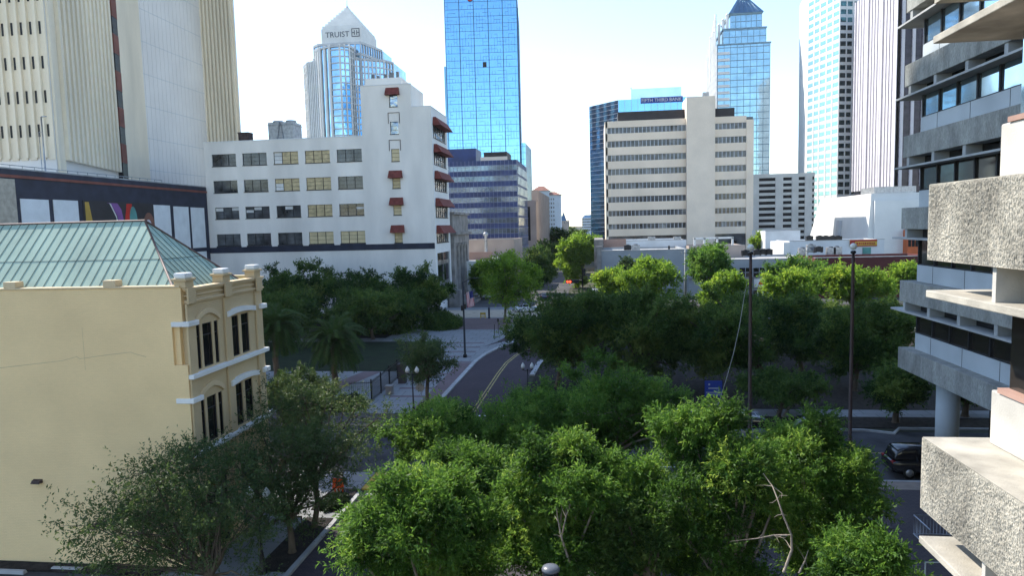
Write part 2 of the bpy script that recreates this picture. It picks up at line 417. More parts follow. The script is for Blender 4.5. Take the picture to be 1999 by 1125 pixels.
def pxb(u0, v0, u1, v1, X):
    um, vm = (u0 + u1) / 2, (v0 + v1) / 2; z0, z1 = PX(um, v0, X)[2], PX(um, v1, X)[2]
    return PX(u0, vm, X)[1], PX(u1, vm, X)[1], min(z0, z1), max(z0, z1)
def holed(mb, A, B, z0, z1, holes, d0, d1, m=0, s_from=0, s_to=None):
    """wall skin with real openings; holes = (s0, s1, z0, z1)"""
    L = math.hypot(B[0] - A[0], B[1] - A[1]) if s_to is None else s_to
    zs = sorted({z0, z1} | {min(max(h[k], z0), z1) for h in holes for k in (2, 3)})
    for a, b in zip(zs, zs[1:]):
        if b - a < 1e-4: continue
        mid = (a + b) / 2; cuts = sorted((h[0], h[1]) for h in holes if h[2] < mid < h[3]); s = s_from
        for c0, c1 in cuts:
            if c0 > s + 1e-4: mb.obox(A, B, s, c0, a, b, d0, d1, m)
            s = max(s, c1)
        if s < L - 1e-4: mb.obox(A, B, s, L, a, b, d0, d1, m)
def struct(o): o['kind'] = 'structure'; return o
def sheet(name, m, poly, z0, z1):
    b = MB(); b.prism(poly, z0, z1); return struct(b.build(name, m))
def rect(x0, x1, y0, y1): return [(x0, y0), (x1, y0), (x1, y1), (x0, y1)]

# ------------------------------------------------------------------ ground, roads, pavements
b = MB(); b.face([(-3000, -600, 0), (3000, -600, 0), (3000, 6000, 0), (-3000, 6000, 0)]); struct(b.build('ground', M['soil']))
LK = [(-13.5, -20), (-13.5, 40.6)]
LS = [(-13.5, 50.0), (-13.5, 70), (-13.45, 75), (-13.1, 79), (-12.3, 83), (-11.0, 87), (-9.4, 91), (-8.0, 96), (-7.4, 102), (-7.6, 108), (-8.6, 115), (-10.0, 121), (-11.0, 126)]
RS = [(-6.9, 50.0), (-6.9, 68), (-6.7, 74), (-6.0, 79), (-4.9, 84), (-3.2, 88), (-1.8, 92), (-.9, 97), (-.6, 102), (-.9, 108), (-1.9, 115), (-3.0, 121), (-4.0, 126)]
sheet('brick_street', M['bricks'], [(-13.5, -20), (-6.9, -20), (-6.9, 40.4), (-13.5, 40.4)], .0, .012)
sheet('winding_brick_street', M['bricks'], RS + LS[::-1], .0, .012)
sheet('cross_road', M['asphalt'], rect(-200, 200, 40.4, 50.0), 0, .016)
sheet('far_cross_road', M['asphalt2'], rect(-200, 250, 126, 139), 0, .016)
sheet('far_street', M['asphalt2'], rect(-15.5, -6.5, 139, 900), 0, .014)
sheet('parking_lot', M['asphalt'], rect(-80, -19.2, -20, 27.0), 0, .012)
sheet('park_parking_lot', M['asphalt2'], rect(8, 120, 60, 100), 0, .012)
# pavements with kerbs
sheet('left_pavement', M['concwalk'], [(-19.2, -20), (-13.72, -20), (-13.72, 40.0), (-17.8, 40.0), (-60, 40.0), (-60, 34.8), (-17.8, 34.8), (-17.8, 27.7), (-19.2, 27.7)], 0, .13)
def kerbline(name, pts, w=.22, h=.15, side=1):
    L = []; R = []
    for i, p in enumerate(pts):
        a = pts[max(i - 1, 0)]; c = pts[min(i + 1, len(pts) - 1)]
        t = Vector((c[0] - a[0], c[1] - a[1])).normalized(); n = Vector((-t.y, t.x)) * side
        L.append(p); R.append((p[0] + n.x * w, p[1] + n.y * w))
    m = MB()
    for i in range(len(pts) - 1): m.hexa([(*L[i], 0), (*R[i], 0), (*R[i + 1], 0), (*L[i + 1], 0), (*L[i], h), (*R[i], h), (*R[i + 1], h), (*L[i + 1], h)])
    return struct(m.build(name, M['kerb']))
kerbline('left_kerb', [(-13.5, -20), (-13.5, 36.9)])
kerbline('street_kerb', [(-15.6, 50.0)] + [(-14.6, 50.05), (-13.9, 50.5), (-13.55, 51.4)] + [(x, y) for x, y in LS[1:]], w=.42)
kerbline('right_kerb', [(-6.9, -20), (-6.9, 38.8)], side=-1)
kerbline('park_kerb', RS[1:], w=.5, side=-1)
kerbline('road_kerb', [(-6.9, 40.3), (120, 40.3)], side=-1)
kerbline('road_far_kerb', [(-6.4, 50.1), (18.5, 50.1), (20.2, 49.4), (21, 50.6), (120, 50.6)])
sheet('plaza_paving', M['plazabrick'], rect(-6.68, 60, -20, 38.9), 0, .13)
sheet('plaza_edge_pavement', mat('tan_pavement', (.30, .25, .21), .9, .2, 1), rect(-6.68, 60, 38.9, 40.08), 0, .14)
park = [(-13.92, 51.6)] + [(x - .42, y) for x, y in LS[1:]] + [(-60, 126), (-60, 50.2), (-15.6, 50.2), (-14.6, 50.3)]
sheet('park_pavement', M['concwalk'], park, 0, .13)
for k, y in enumerate((58.6, 61.7, 64.8, 67.9, 71, 74.2, 77.4, 80.5, 83.6, 86.7)):
    sheet('paving_band', M['pinkwalk'], rect(-18.6 if y < 82 else -24, -14.0 if y < 76 else -14.6, y, y + .55), .13, .135)
sheet('paving_verge_band', M['pinkwalk'], [(-15.3, 53.5), (-13.95, 53.5), (-13.95, 74), (-15.3, 74)], .13, .139)
sheet('brick_promenade', M['plazabrick'], [(-34, 50.25), (-15.2, 50.25), (-14.7, 53.3), (-34, 53.3)], .13, .139)
sheet('plaza_brick_apron', M['pinkwalk'], rect(-26, -13.2, 98.5, 111), .13, .139)
sheet('sunlit_pavement_patch', mat('sunlit_pavement_tone', (.50, .42, .32), .9, .12, 1), rect(-28, -9.6, 112, 122), .13, .14)  # pool of sun painted as a paler stretch of paving
sheet('parking_bay', M['bricks'], [(-14.2, 84.2), (-12.6, 87.2), (-9.3, 92.3), (-8.0, 97.5), (-7.9, 104), (-10.4, 101.6), (-11.9, 97.5), (-12.3, 92), (-13.0, 88)], .13, .136)
sheet('lawn', M['grass'], rect(-60, -21.2, 69.5, 88), .13, .17)
sheet('lawn_path', M['concwalk'], rect(-60, -21.2, 88, 91), .13, .16)
sheet('garden_bed', M['mulch'], rect(-60, -29, 91, 118), .13, .2)
sheet('park_walk_band', M['pinkwalk'], [(-27.2, 57), (-25.2, 57), (-22.6, 69.3), (-24.6, 69.3)], .13, .139)
sheet('park_ground', M['mulch'], [(-6.38, 50.4)] + [(x + .52, y) for x, y in RS[1:]] + [(120, 126), (120, 50.9), (20, 50.9)], 0, .06)
sheet('park_walk', M['concwalk'], rect(-6.3, 120, 53.6, 55.6), .06, .09)
sheet('tree_bed', M['mulch'], rect(-15.2, -13.76, 27.6, 33.2), .13, .17)
sheet('shrub_bed', M['mulch'], [(-15.4, 34.2), (-13.76, 33.9), (-13.76, 37.2), (-14.9, 37.2), (-15.5, 35.6)], .13, .17)
sheet('corner_bed', M['mulch'], [(-14.9, 53.6), (-13.95, 53.6), (-13.95, 55.6), (-14.6, 55.6)], .139, .18)
sheet('lot_verge', M['mulch'], rect(-60, -19.4, 27.05, 27.75), 0, .1)
# painted marks
def paint(name, m, *rects):
    b = MB()
    for poly in rects: b.prism(poly, .018, .022)
    return struct(b.build(name, M[m]))
def strip(pts, w, off):
    L = []; R = []
    for i, p in enumerate(pts):
        a = pts[max(i - 1, 0)]; c = pts[min(i + 1, len(pts) - 1)]
        t = Vector((c[0] - a[0], c[1] - a[1])).normalized(); n = Vector((t.y, -t.x))
        L.append((p[0] + n.x * off, p[1] + n.y * off)); R.append((p[0] + n.x * (off + w), p[1] + n.y * (off + w)))
    return [[L[i], R[i], R[i + 1], L[i + 1]] for i in range(len(pts) - 1)]
mid = [((a[0] + b_[0]) / 2, (a[1] + b_[1]) / 2) for a, b_ in zip(LS, RS)]; mid[0] = (-10.2, 54.0)
paint('yellow_centre_line', 'lineyel', *strip(mid, .12, -.2), *strip(mid, .12, .08))
paint('crosswalk_line', 'white', rect(-13.3, -7, 51.6, 51.9), rect(-13.3, -7, 53.1, 53.4))
paint('near_crosswalk_line', 'white', rect(-13.3, -7.2, 36.6, 36.9), rect(-13.3, -7.2, 39.4, 39.7))
paint('stop_line', 'white', rect(-13.2, -12.2, 35.2, 35.6))
paint('road_line', 'white', rect(-6, 16.2, 42.1, 42.25), rect(17.5, 60, 42.1, 42.25))
paint('road_yellow_line', 'lineyel', rect(-6, 60, 45.35, 45.45))
paint('parking_line', 'white', *[rect(x, x + 2.6, y, y + .14) for y in (63, 66.2, 69.4, 72.6, 75.8, 79, 82.2) for x in (12, 17, 22, 27, 32, 37)])
b = MB(); b.prism(rect(-13.74, -12.8, 37.4, 40.0), 0, .10); b.prism(rect(-15.6, -13.74, 37.3, 40.0), 0, .134, 1); struct(b.build('kerb_ramp', [M['yellow'], M['concwalk']]))
b = MB(); b.prism([(-14.6, 50.9), (-13.95, 51.6), (-13.95, 53.1), (-14.6, 53.1)], .13, .142); struct(b.build('far_kerb_ramp', M['yellow']))

# ------------------------------------------------------------------ cream corner building with the green roof
CX, CY, CB = -17.8, 27.8, 34.6
t = thing('cream_building', (-28, 31, 0), 'cream painted brick building with green metal hipped roof beside the street corner', 'building')
b = MB()
b.box(-60, CX - .35, CY + .35, CB - .1, 0, 12.2)
wal = b.build('wall_core', M['dark'], t)
b = MB(); b.box(-60, -18.42, CY, CY + .35, 0, 12.72); b.box(-18.42, CX, CY, CY + .35, 0, 9.3); b.box(-18.42, CX - .1, CY, CY + .35, 11.22, 12.72)
b.box(-18.42, CX - .35, CY + .14, CY + .35, 9.3, 11.0); b.box(-60, CX - .4, CB - .1, CB + .2, 0, 12.7)
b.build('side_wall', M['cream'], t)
bx('coping', M['creamtrim'], t, (-60, CX - .12, CY - .05, CY + .4, 12.72, 12.80), (-60, CX - .4, CB - .15, CB + .25, 12.70, 12.78), bevel=.02)
for u in (18, 213):
    x = PY(u, 550, CY)[0]; bx('parapet_block', M['creamtrim'], t, (x - .3, x + .3, CY - .03, CY + .45, 12.80, 13.08), bevel=.02)
# street front
A = (CX, CY + .35); Bp = (CX, CB + .2); L = Bp[1] - A[1]
g1 = [pxb(385.5, 640, 393, 725, CX), pxb(397.5, 640, 416.5, 725, CX), pxb(420.5, 640, 428.8, 725, CX)]
g2 = [pxb(455.5, 640, 469, 725, CX), pxb(474, 640, 489, 725, CX)]
holes = []
for z0, z1 in ((8.95, 10.95), (5.45, 7.55)):
    for g in g1 + g2: holes.append((g[0] - A[1], g[1] - A[1], z0, z1))
for y0, y1 in ((28.6, 30.4), (31.4, 33.4)): holes.append((y0 - A[1], y1 - A[1], .3, 3.8))
b = MB(); holed(b, A, Bp, 0, 12.6, holes, -.35, 0)
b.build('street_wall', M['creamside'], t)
for h in holes:
    fr = MB(); w = h[1] - h[0]; y0 = A[1] + h[0]; y1 = A[1] + h[1]; x = CX - .05
    e = .045
    fr.box(x - .05, x, y0, y0 + e, h[2], h[3]); fr.box(x - .05, x, y1 - e, y1, h[2], h[3]); fr.box(x - .05, x, y0 + e, y1 - e, h[2], h[2] + e); fr.box(x - .05, x, y0 + e, y1 - e, h[3] - e, h[3])
    zz = h[3] - .28 * (h[3] - h[2]); fr.box(x - .05, x, y0 + e, y1 - e, zz, zz + .04)
    f = fr.build('window', M['frame'], t); bx('pane', M['winblack'], f, (x - .09, x - .055, y0, y1, h[2], h[3]))
b = MB()   # cornice and string courses, stepping out
for z0, z1, d in ((11.98, 12.06, .07), (12.06, 12.14, .13), (12.30, 12.36, .07), (12.52, 12.60, .12), (12.60, 12.68, .17)):
    b.box(CX - .3, CX + d, CY + .2 if d < .15 else CY + .1, CB + .2 + d * .6, z0, z1)
b.build('cornice', M['creamtrim'], t, .012)
ypier = [PX(352, 545, CX)[1], PX(430, 530, CX)[1], PX(483, 520, CX)[1]]
for y in (28.15, 31.2, 34.25):
    q = MB(); q.box(CX + .005, CX + .10, y - .28, y + .28, 0, 11.97); q.box(CX + .14, CX + .22, y - .30, y + .30, 11.97, 12.69)
    q.box(CX - .42, CX + .12, y - .32, y + .32, 12.69, 13.0); q.box(CX - .50, CX + .20, y - .40, y + .40, 13.0, 13.10)
    p = q.build('pier', M['creamside'], t, .015)
    bx('pier_cap', M['whitetrim'], p, (CX - .42, CX + .12, y - .3, y + .3, 13.10, 13.34), bevel=.05)
for z in (8.66, 5.14): bx('ledge', M['whitetrim'], t, (CX - .1, CX + .24, CY + .02, CB + .3, z, z + .2), bevel=.02)
for z in (11.0, 7.6): bx('corner_block', M['whitetrim'], t, (CX - .62, CX + .22, CY - .06, CY + .75, z, z + .22), bevel=.02)
def arch(y0, y1, z, h, name, m, d):
    n = 9; q = MB()
    for i in range(n):
        a = i / n; c = (i + 1) / n; f = lambda s: 4 * s * (1 - s) * h
        q.hexa([(CX - .05, y0 + (y1 - y0) * a, z + f(a)), (CX + d, y0 + (y1 - y0) * a, z + f(a)), (CX + d, y0 + (y1 - y0) * c, z + f(c)), (CX - .05, y0 + (y1 - y0) * c, z + f(c)),
                (CX - .05, y0 + (y1 - y0) * a, z + f(a) + .24), (CX + d, y0 + (y1 - y0) * a, z + f(a) + .24), (CX + d, y0 + (y1 - y0) * c, z + f(c) + .24), (CX - .05, y0 + (y1 - y0) * c, z + f(c) + .24)])
    return q.build(name, m, t)
for z in (11.0, 7.6):
    arch(g2[0][0] - .55, g2[1][1] + .45, z, .12, 'lintel', M['whitetrim'], .2)
    bx('lintel_end', M['whitetrim'], t, (CX - .05, CX + .24, CB - .35, CB + .3, z, z + .24), bevel=.02)
    arch(g1[0][0] - .1, g1[2][1] + .1, z - .02, .42, 'arch_moulding', M['creamtrim'], .09)
# roof
ex0, ex1, ey0, ey1, ez = -60, -18.55, 28.3, 33.9, 12.6
rx = PY(283, 432, 31.1)[0]; rz = PY(283, 432, 31.1)[2]; ry = 31.1
b = MB()
b.face([(ex0, ey0, ez), (ex1, ey0, ez), (rx, ry, rz), (ex0, ry, rz)]); b.face([(ex1, ey0, ez), (ex1, ey1, ez), (rx, ry, rz)]); b.face([(ex1, ey1, ez), (ex0, ey1, ez), (ex0, ry, rz), (rx, ry, rz)])
b.box(ex0, ex1 + .05, ey0 - .05, ey1 + .05, 12.2, 12.59)
rf = b.build('roof', M['copper'], t)
b = MB()
def seamline(p, q): b.tube([p, q], .011, 4, sm=False)
x = ex1 - .46
while x > -36:      # front slope seams run straight up the slope
    tt = 1 if x < rx else (ex1 - x) / (ex1 - rx)
    seamline((x, ey0, ez + .02), (x, ey0 + (ry - ey0) * tt, ez + (rz - ez) * tt + .02)); x -= .46
y = ey0 + .4
while y < ey1:
    tt = (y - ey0) / (ry - ey0) if y < ry else (ey1 - y) / (ey1 - ry)
    seamline((ex1, y, ez + .02), (ex1 - (ex1 - rx) * tt, y, ez + (rz - ez) * tt + .02)); y += .4
zz = .42; seamline((ex0, ey0 + (ry - ey0) * zz, ez + (rz - ez) * zz + .01), (ex1 - (ex1 - rx) * zz, ey0 + (ry - ey0) * zz, ez + (rz - ez) * zz + .01))
seamline((ex1 - (ex1 - rx) * zz, ey0 + (ry - ey0) * zz, ez + (rz - ez) * zz + .01), (ex1 - (ex1 - rx) * zz, ey1 - (ey1 - ry) * zz, ez + (rz - ez) * zz + .01))
b.build('roof_seams', M['seam'], rf)
b = MB(); b.tube([(ex0, ry, rz + .03), (rx, ry, rz + .03)], .05, 6); b.tube([(rx, ry, rz + .03), (ex1, ey0, ez + .03)], .05, 6); b.tube([(rx, ry, rz + .03), (ex1, ey1, ez + .03)], .05, 6)
b.build('ridge_cap', M['hipcap'], rf)
b = MB(); pts = [PY(u, v, CY) for u, v in ((-10, 720), (60, 712), (120, 705), (150, 697), (156, 701), (205, 694), (255, 688), (262, 691), (285, 697))]
for a_, c_ in zip(pts, pts[1:]): b.hexa([(a_[0], CY - .004, a_[2] - .012), (c_[0], CY - .004, c_[2] - .012), (c_[0], CY, c_[2] - .012), (a_[0], CY, a_[2] - .012), (a_[0], CY - .004, a_[2] + .012), (c_[0], CY - .004, c_[2] + .012), (c_[0], CY, c_[2] + .012), (a_[0], CY, a_[2] + .012)])
xc = PY(161, 650, CY)[0]; b.box(xc - .006, xc + .006, CY - .004, CY, 9.1, 11.0)
b.build('repair_line', mat('repaired_crack', (.66, .49, .29), .9), t)
# wall lamp, cable crack and bumper stops
lx, _, lz = PY(75, 942, CY)
q = MB(); q.box(lx - .22, lx + .22, CY - .05, CY, lz - .02, lz + .14); q.hexa([(lx - .22, CY - .22, lz - .02), (lx + .22, CY - .22, lz - .02), (lx + .22, CY - .05, lz - .02), (lx - .22, CY - .05, lz - .02), (lx - .2, CY - .16, lz + .1), (lx + .2, CY - .16, lz + .1), (lx + .2, CY - .05, lz + .13), (lx - .2, CY - .05, lz + .13)])
wl = q.build('housing', M['rust'], None); wl.name = 'wall_lamp'; solo(wl, 'small brown wedge shaped lamp fixed on the cream brick wall', 'wall lamp')
for u, v in ((20, 1116), (131, 1111)):
    x, y, _ = PZ(u, v, .1); q = MB()
    q.hexa([(x - .75, y - .12, .012), (x + .75, y - .12, .012), (x + .75, y + .12, .012), (x - .75, y + .12, .012), (x - .72, y - .07, .16), (x + .72, y - .07, .16), (x + .72, y + .07, .16), (x - .72, y + .07, .16)])
    o = q.build('wheel_stop', M['kerb']); solo(o, 'pale concrete wheel stop by the cream wall, ' + ('cut by the left picture edge' if u < 50 else 'nearer the leafy tree'), 'wheel stop', 'wheel stops along the cream wall')

# ------------------------------------------------------------------ podium with the mural
WX = -70.2
t = thing('podium_building', (-100, 90, 0), 'low dark blue podium building with pale panels and a colourful mural under the ribbed tower', 'building')
ztop = PX(402, 366, WX)[2]
bx('wall', M['navy'], t, (-170, WX, 62, 118.9, 0, ztop))
bx('roof', M['rooftar'], t, (-169.6, WX - .4, 62.4, 118.5, ztop - .4, ztop + .01))
q = pxb(0, 338, 402, 377, WX); zr = PX(402, 376, WX)[2]
bx('red_stripe', M['navyred'], t, (WX, WX + .12, 62, 118.9, zr - .1, zr + .25))
for u0, v0, u1, v1 in ((42, 388, 97, 470), (106, 390, 154, 470), (301, 400, 333, 468), (340, 403, 369, 470), (374, 405, 400, 482)):
    y0, y1, _, _ = pxb(u0, v1, u1, v0, WX); z1 = PX(u0, v0, WX)[2]
    bx('pale_panel', M['panelw'], t, (WX, WX + .08, y0, y1, 12.6, z1))
y0 = PX(410, 480, WX)[1]
for u0, u1 in ((301, 333), (340, 369), (374, 400)):
    y0, y1, _, _ = pxb(u0, 500, u1, 400, WX); bx('lower_panel', M['panelw'], t, (WX, WX + .08, y0, y1, 2, 11.9))
y1 = PX(27, 360, WX)[1]; bx('tile_panel', M['tile'], t, (WX, WX + .16, 62.05, y1, 0, PX(0, 348, WX)[2]))
# mural
y0, y1, _, _ = pxb(162, 430, 299, 395, WX); z1 = PX(162, 391, WX)[2]; z0 = 12.8
mu = bx('mural', M['bronze'], t, (WX, WX + .1, y0, y1, z0, z1))
def blob(m, pts, name='painted_shape', d=.13):
    q = MB(); W = y1 - y0; Hh = z1 - z0; n = len(pts); i = 0
    q.face([(WX + d, y0 + W * a, z0 + Hh * c) for a, c in pts]); return q.build(name, m, mu)
def disc(a, c, r, k=1.0, n=18): return [(a + r * k * math.cos(2 * math.pi * i / n) * .55, c + r * math.sin(2 * math.pi * i / n)) for i in range(n)]
blob(M['ochre'], [(.02, 0), (.09, 0), (.12, .35), (.10, .62), (.07, .97), (.02, .97)])
blob(M['purple'], [(.30, .97), (.36, .95), (.44, .7), (.47, .35), (.46, 0), (.52, 0), (.54, .5), (.5, .85), (.45, .97)])
blob(M['signwhite'], [(.335, .97), (.36, .95), (.43, .7), (.455, .35), (.45, .3), (.42, .68), (.35, .92)], d=.14)
blob(M['red'], [(.50, 0), (.60, 0), (.62, .4), (.66, .97), (.58, .97), (.54, .6), (.50, .4)], d=.142)
blob(M['ochre'], [(.49, .5), (.52, .56), (.56, .5), (.57, .38), (.545, .44), (.52, .46)], d=.15)
blob(M['teal'], disc(.67, .62, .3, .35), d=.145)
blob(M['brownp'], disc(.91, .5, .30, .55) , d=.14)
blob(M['lilac'], disc(.90, .45, .2, .5), d=.15)
bx('roof_edge', M['rooftar'], t, (WX - .5, WX - .05, 62.1, 118.8, ztop + .01, ztop + .18))
q = MB()
for z in (.5, 1.0): q.tube([(WX - 4, 75, ztop + z), (WX - 4, 112, ztop + z)], .05, 5)
for k in range(20): q.tube([(WX - 4, 75 + k * 1.95, ztop), (WX - 4, 75 + k * 1.95, ztop + 1)], .04, 5)
q.build('roof_railing', M['steel'], t)
x, y, z = PX(80, 228, -74); x2, y2, z2 = PX(88, 325, -74)
q = MB(); q.tube([(-74, y, ztop), (-74, y, z)], .1, 6); q.tube([(-74, y, z), (-73.2, y, z + .05)], .08, 6); q.tube([(-74.5, y, ztop), (-74.5, y, z - 2)], .05, 6); q.tube([(-74.5, y, z - 2), (-74, y, z - 2)], .05, 6)
o = q.build('roof_mast', M['steel']); solo(o, 'thin grey mast standing on the podium roof in front of the ribbed tower', 'mast')

# ------------------------------------------------------------------ ribbed tower on the left
p1 = PY(110, 308, 95)[:2]; p0 = (-93.0, 95.0)
p2 = PL(287, 350, p1, (p1[0] - 33.2, p1[1] + 100))[:2]
p3 = PL(405, 250, p2, (p2[0], p2[1] + 10))[:2]
p4 = PL(466, 200, p3, (p3[0] + 10, p3[1]))[:2]
p5 = (p4[0] - .1, p4[1] + .6); p6 = (-145, 176); p7 = (-145, 150)
TOP = 150
t = thing('ribbed_tower', (-105, 140, 0), 'tall cream ribbed tower with slit windows rising out of the frame at the left', 'tower')
core = [p0, p1, p2, p3, p4, p5, p6, p7]
b = MB(); b.prism(core, 0, TOP); b.build('core', M['ribw'], t)
def seg(p, q): return math.hypot(q[0] - p[0], q[1] - p[1])
zb = PY(60, 309, 95)[2]
# front face with slits
b = MB(); L = seg(p0, p1); n = 9; sp = L / n
for i in range(n):
    b.obox(p0, p1, i * sp + .04, i * sp + .42, zb, TOP, .01, .55); b.obox(p0, p1, i * sp + .42, i * sp + sp - .02, zb - .3, TOP, .01, .16)
b.build('front_ribs', M['rib'], t)
rows = [PY(60, v, 95)[2] for v in (256, 190, 123, 55)]; rows += [rows[-1] + 4.7 * k for k in range(1, 16)]
rows.insert(0, rows[0] - 4.7)
for r in rows[1:10]:
    q = MB()
    for i in range(n): q.obox(p0, p1, i * sp + .55, i * sp + .88, r - 0.9, r + .9, .17, .2)
    parts(q, 'slit_window', M['slit'], t)
# angled face
L = seg(p1, p2); sA = seg(p1, PL(124, 310, p1, p2)); sB = seg(p1, PL(231, 330, p1, p2)); sC = seg(p1, PL(241, 340, p1, p2))
b = MB(); n = 13; sp = (sB - sA) / n
for i in range(n):
    s = sA + i * sp; b.obox(p1, p2, s, s + sp * .5, zb - .2, TOP, .01, .9); b.obox(p1, p2, s + sp * .5, s + sp - .05, zb, TOP, .01, .25)
b.build('side_ribs', M['rib'], t)
bx_ = MB(); bx_.obox(p1, p2, .3, sA - .05, 20, TOP, .01, .35); bx_.obox(p1, p2, sC + .05, L, 20, TOP, .01, .7); parts(bx_, 'plain_panel', M['rib'], t)
sr = MB(); sw = MB(); z = 20
hh = 4.7 * 1.5
zs0 = PL(241, 335, p1, p2)[2]
fl = PL(236, 320, p1, p2)[2]
z = fl - 3
while z < TOP:
    sw.obox(p1, p2, sB - .1, sC - .05, z, z + 3.1, .01, .86); sr.obox(p1, p2, sB - .1, sC - .05, z + 3.1, z + 6.6, .01, .9); z += 6.6
parts(sr, 'red_panel', M['stripred'], t); parts(sw, 'stair_window', M['slit'], t)
# pale side with joints, and the far ribbed return
L = seg(p2, p3); b = MB(); n = 17; sp = L / n
for i in range(n): b.obox(p2, p3, i * sp + .04, (i + 1) * sp - .04, 18, TOP, .01, .12)
b.build('smooth_panels', M['ribw'], t)
b = MB()
for k in range(24): b.obox(p2, p3, 0, L, 22 + 6.6 * k, 22.08 + 6.6 * k, .1, .14)
b.build('panel_joints', M['concsill'], t)
L = seg(p3, p4); b = MB(); n = 9; sp = L / n
for i in range(n): b.obox(p3, p4, i * sp, i * sp + sp * .5, 20, TOP, .01, .6); b.obox(p3, p4, i * sp + sp * .5, i * sp + sp, 20, TOP, .01, .18)
b.build('far_ribs', M['rib'], t)

# ------------------------------------------------------------------ white stepped building
WY = 119.0
xL, xR = PY(397, 278, WY)[0] , -28.2
zM = 31.4; zT = PY(752, 166, WY)[2]; xT0 = PY(704, 200, WY)[0]; xT1 = PY(801.6, 170, WY)[0]; zS = PY(825, 208, WY)[2]
t = thing('white_building', (-48, 126, 0), 'white stuccoed stepped office block with red awnings and dark steel windows', 'building')
win = []
Z = lambda a, c: (380 + a / 2.123, 120 + c / 2.123)
cols1 = [(72, 172), (198, 300), (327, 430), (457, 560), (588, 693)]; cols4 = [(91, 190), (217, 316), (346, 446), (475, 577), (607, 708)]
rowsz = [(384, 434), (494, 544), (605, 653), (716, 765)]
zrow = []
for (a, c), (uu) in zip(rowsz, (122, 128, 135, 140)):
    zrow.append((PY(*Z(uu, c), WY)[2], PY(*Z(uu, a), WY)[2]))
xcol = [((PY(*Z(c1[0], 405), WY)[0] + PY(*Z(c4_[0], 740), WY)[0]) / 2, (PY(*Z(c1[1], 405), WY)[0] + PY(*Z(c4_[1], 740), WY)[0]) / 2) for c1, c4_ in zip(cols1, cols4)]
holes = [(x0 - xL, x1 - xL, z0, z1) for z0, z1 in zrow for x0, x1 in xcol]
A = (xL, WY); Bq = (xR, WY)
b = MB(); holed(b, A, (xT0, WY), 0, zM, holes, -.4, 0, s_to=xT0 - xL)
small = [(803, 138, 838, 187), (808, 250, 842, 301), (813, 363, 847, 414), (819, 482, 853, 526), (824, 594, 858, 637), (829, 708, 862, 752)]
sh = []
sx0 = np.mean([PY(*Z(s[0], s[1]), WY)[0] for s in small]); sx1 = np.mean([PY(*Z(s[2], s[1]), WY)[0] for s in small])
for s in small: sh.append((sx0 - xT0, sx1 - xT0, PY(*Z(s[0], s[3]), WY)[2], PY(*Z(s[0], s[1]), WY)[2]))
At = (xT0, WY)
holed(b, At, (xT1, WY), 0, zT, sh, -.4, 0, s_to=xT1 - xT0)
b.obox(A, Bq, xT1 - xL, xR - xL, 0, zS, -.4, 0)
b.build('front_wall', M['plaster'], t)
yT = PX(821, 184, xT1)[1]; yS = 131.8
b = MB(); b.box(xL, xT0, WY + .4, 150, 0, zM - .6); b.box(xL, xT0, WY + .4, WY + .7, zM - .6, zM); b.box(xL, xL + .3, WY + .7, 150, zM - .6, zM)
b.box(xT0, xT1, WY + .4, yT + 2, 0, zT - .4)
b.box(xT0, xT0 + .3, WY + .4, yT + 2, zT - .4, zT); b.box(xT1 - .3, xT1, WY + .4, yT + 2, zT - .4, zT)
b.box(xT1, xR - .4, WY + .4, yS, 0, zS - .3); b.build('body', M['plaster'], t)
# street side of the stepped end with five windows
sideh = []
A2 = (xR, WY + .0); sv = [(249.5, 275), (300, 325), (350, 374), (401, 425), (452, 473)]
ya, yb = WY + 1.3, WY + 11.4
ztops = [PX(859 + i * 1.6, v0, xR)[2] for i, (v0, v1) in enumerate(sv)]; zbots = [PX(859 + i * 1.6, v1, xR)[2] for i, (v0, v1) in enumerate(sv)]
for z1, z0 in zip(ztops, zbots): sideh.append((ya - WY, yb - WY, z0, z1))
zl = PX(868, 492, xR)[2]
sideh.append((1.5, 11.9, 1.6, zl))
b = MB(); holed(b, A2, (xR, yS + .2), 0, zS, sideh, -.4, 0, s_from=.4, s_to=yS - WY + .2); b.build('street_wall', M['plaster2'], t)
def steelwin(A, B, h, nx, ny, pm, d=-.3, fm='frame', fw=.09, blind=()):
    q = MB()
    w = h[1] - h[0]; hh = h[3] - h[2]
    for i in range(nx + 1): s = h[0] + w * i / nx; q.obox(A, B, max(h[0], s - fw / 2), min(h[1], s + fw / 2), h[2], h[3], d, d + .08)
    for j in range(ny + 1):
        z = h[2] + hh * j / ny; fz = fw * (.9 if j in (0, ny) else .45)
        q.obox(A, B, h[0], h[1], max(h[2], z - fz / 2), min(h[3], z + fz / 2), d + .01, d + .07)
    f = q.build('window', M[fm], t)
    q = MB(); q.obox(A, B, h[0], h[1], h[2], h[3], d - .05, d + .02); q.build('pane', M[pm], f)
    for i, z0_, z1_ in blind:
        q = MB(); q.obox(A, B, h[0] + w * i / nx + .06, h[0] + w * (i + 1) / nx - .06, h[2] + hh * z0_, h[2] + hh * z1_, d + .021, d + .03); q.build('blind', M['signwhite'], f)
    q = MB(); q.obox(A, B, h[0] - .05, h[1] + .05, h[2] - .12, h[2], -.25, .07); q.build('sill', M['frame' if fm == 'frame' else fm], f)
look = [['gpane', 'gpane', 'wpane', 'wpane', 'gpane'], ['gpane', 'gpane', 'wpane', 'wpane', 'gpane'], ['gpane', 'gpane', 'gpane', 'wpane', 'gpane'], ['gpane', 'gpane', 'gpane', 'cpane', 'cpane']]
k = 0
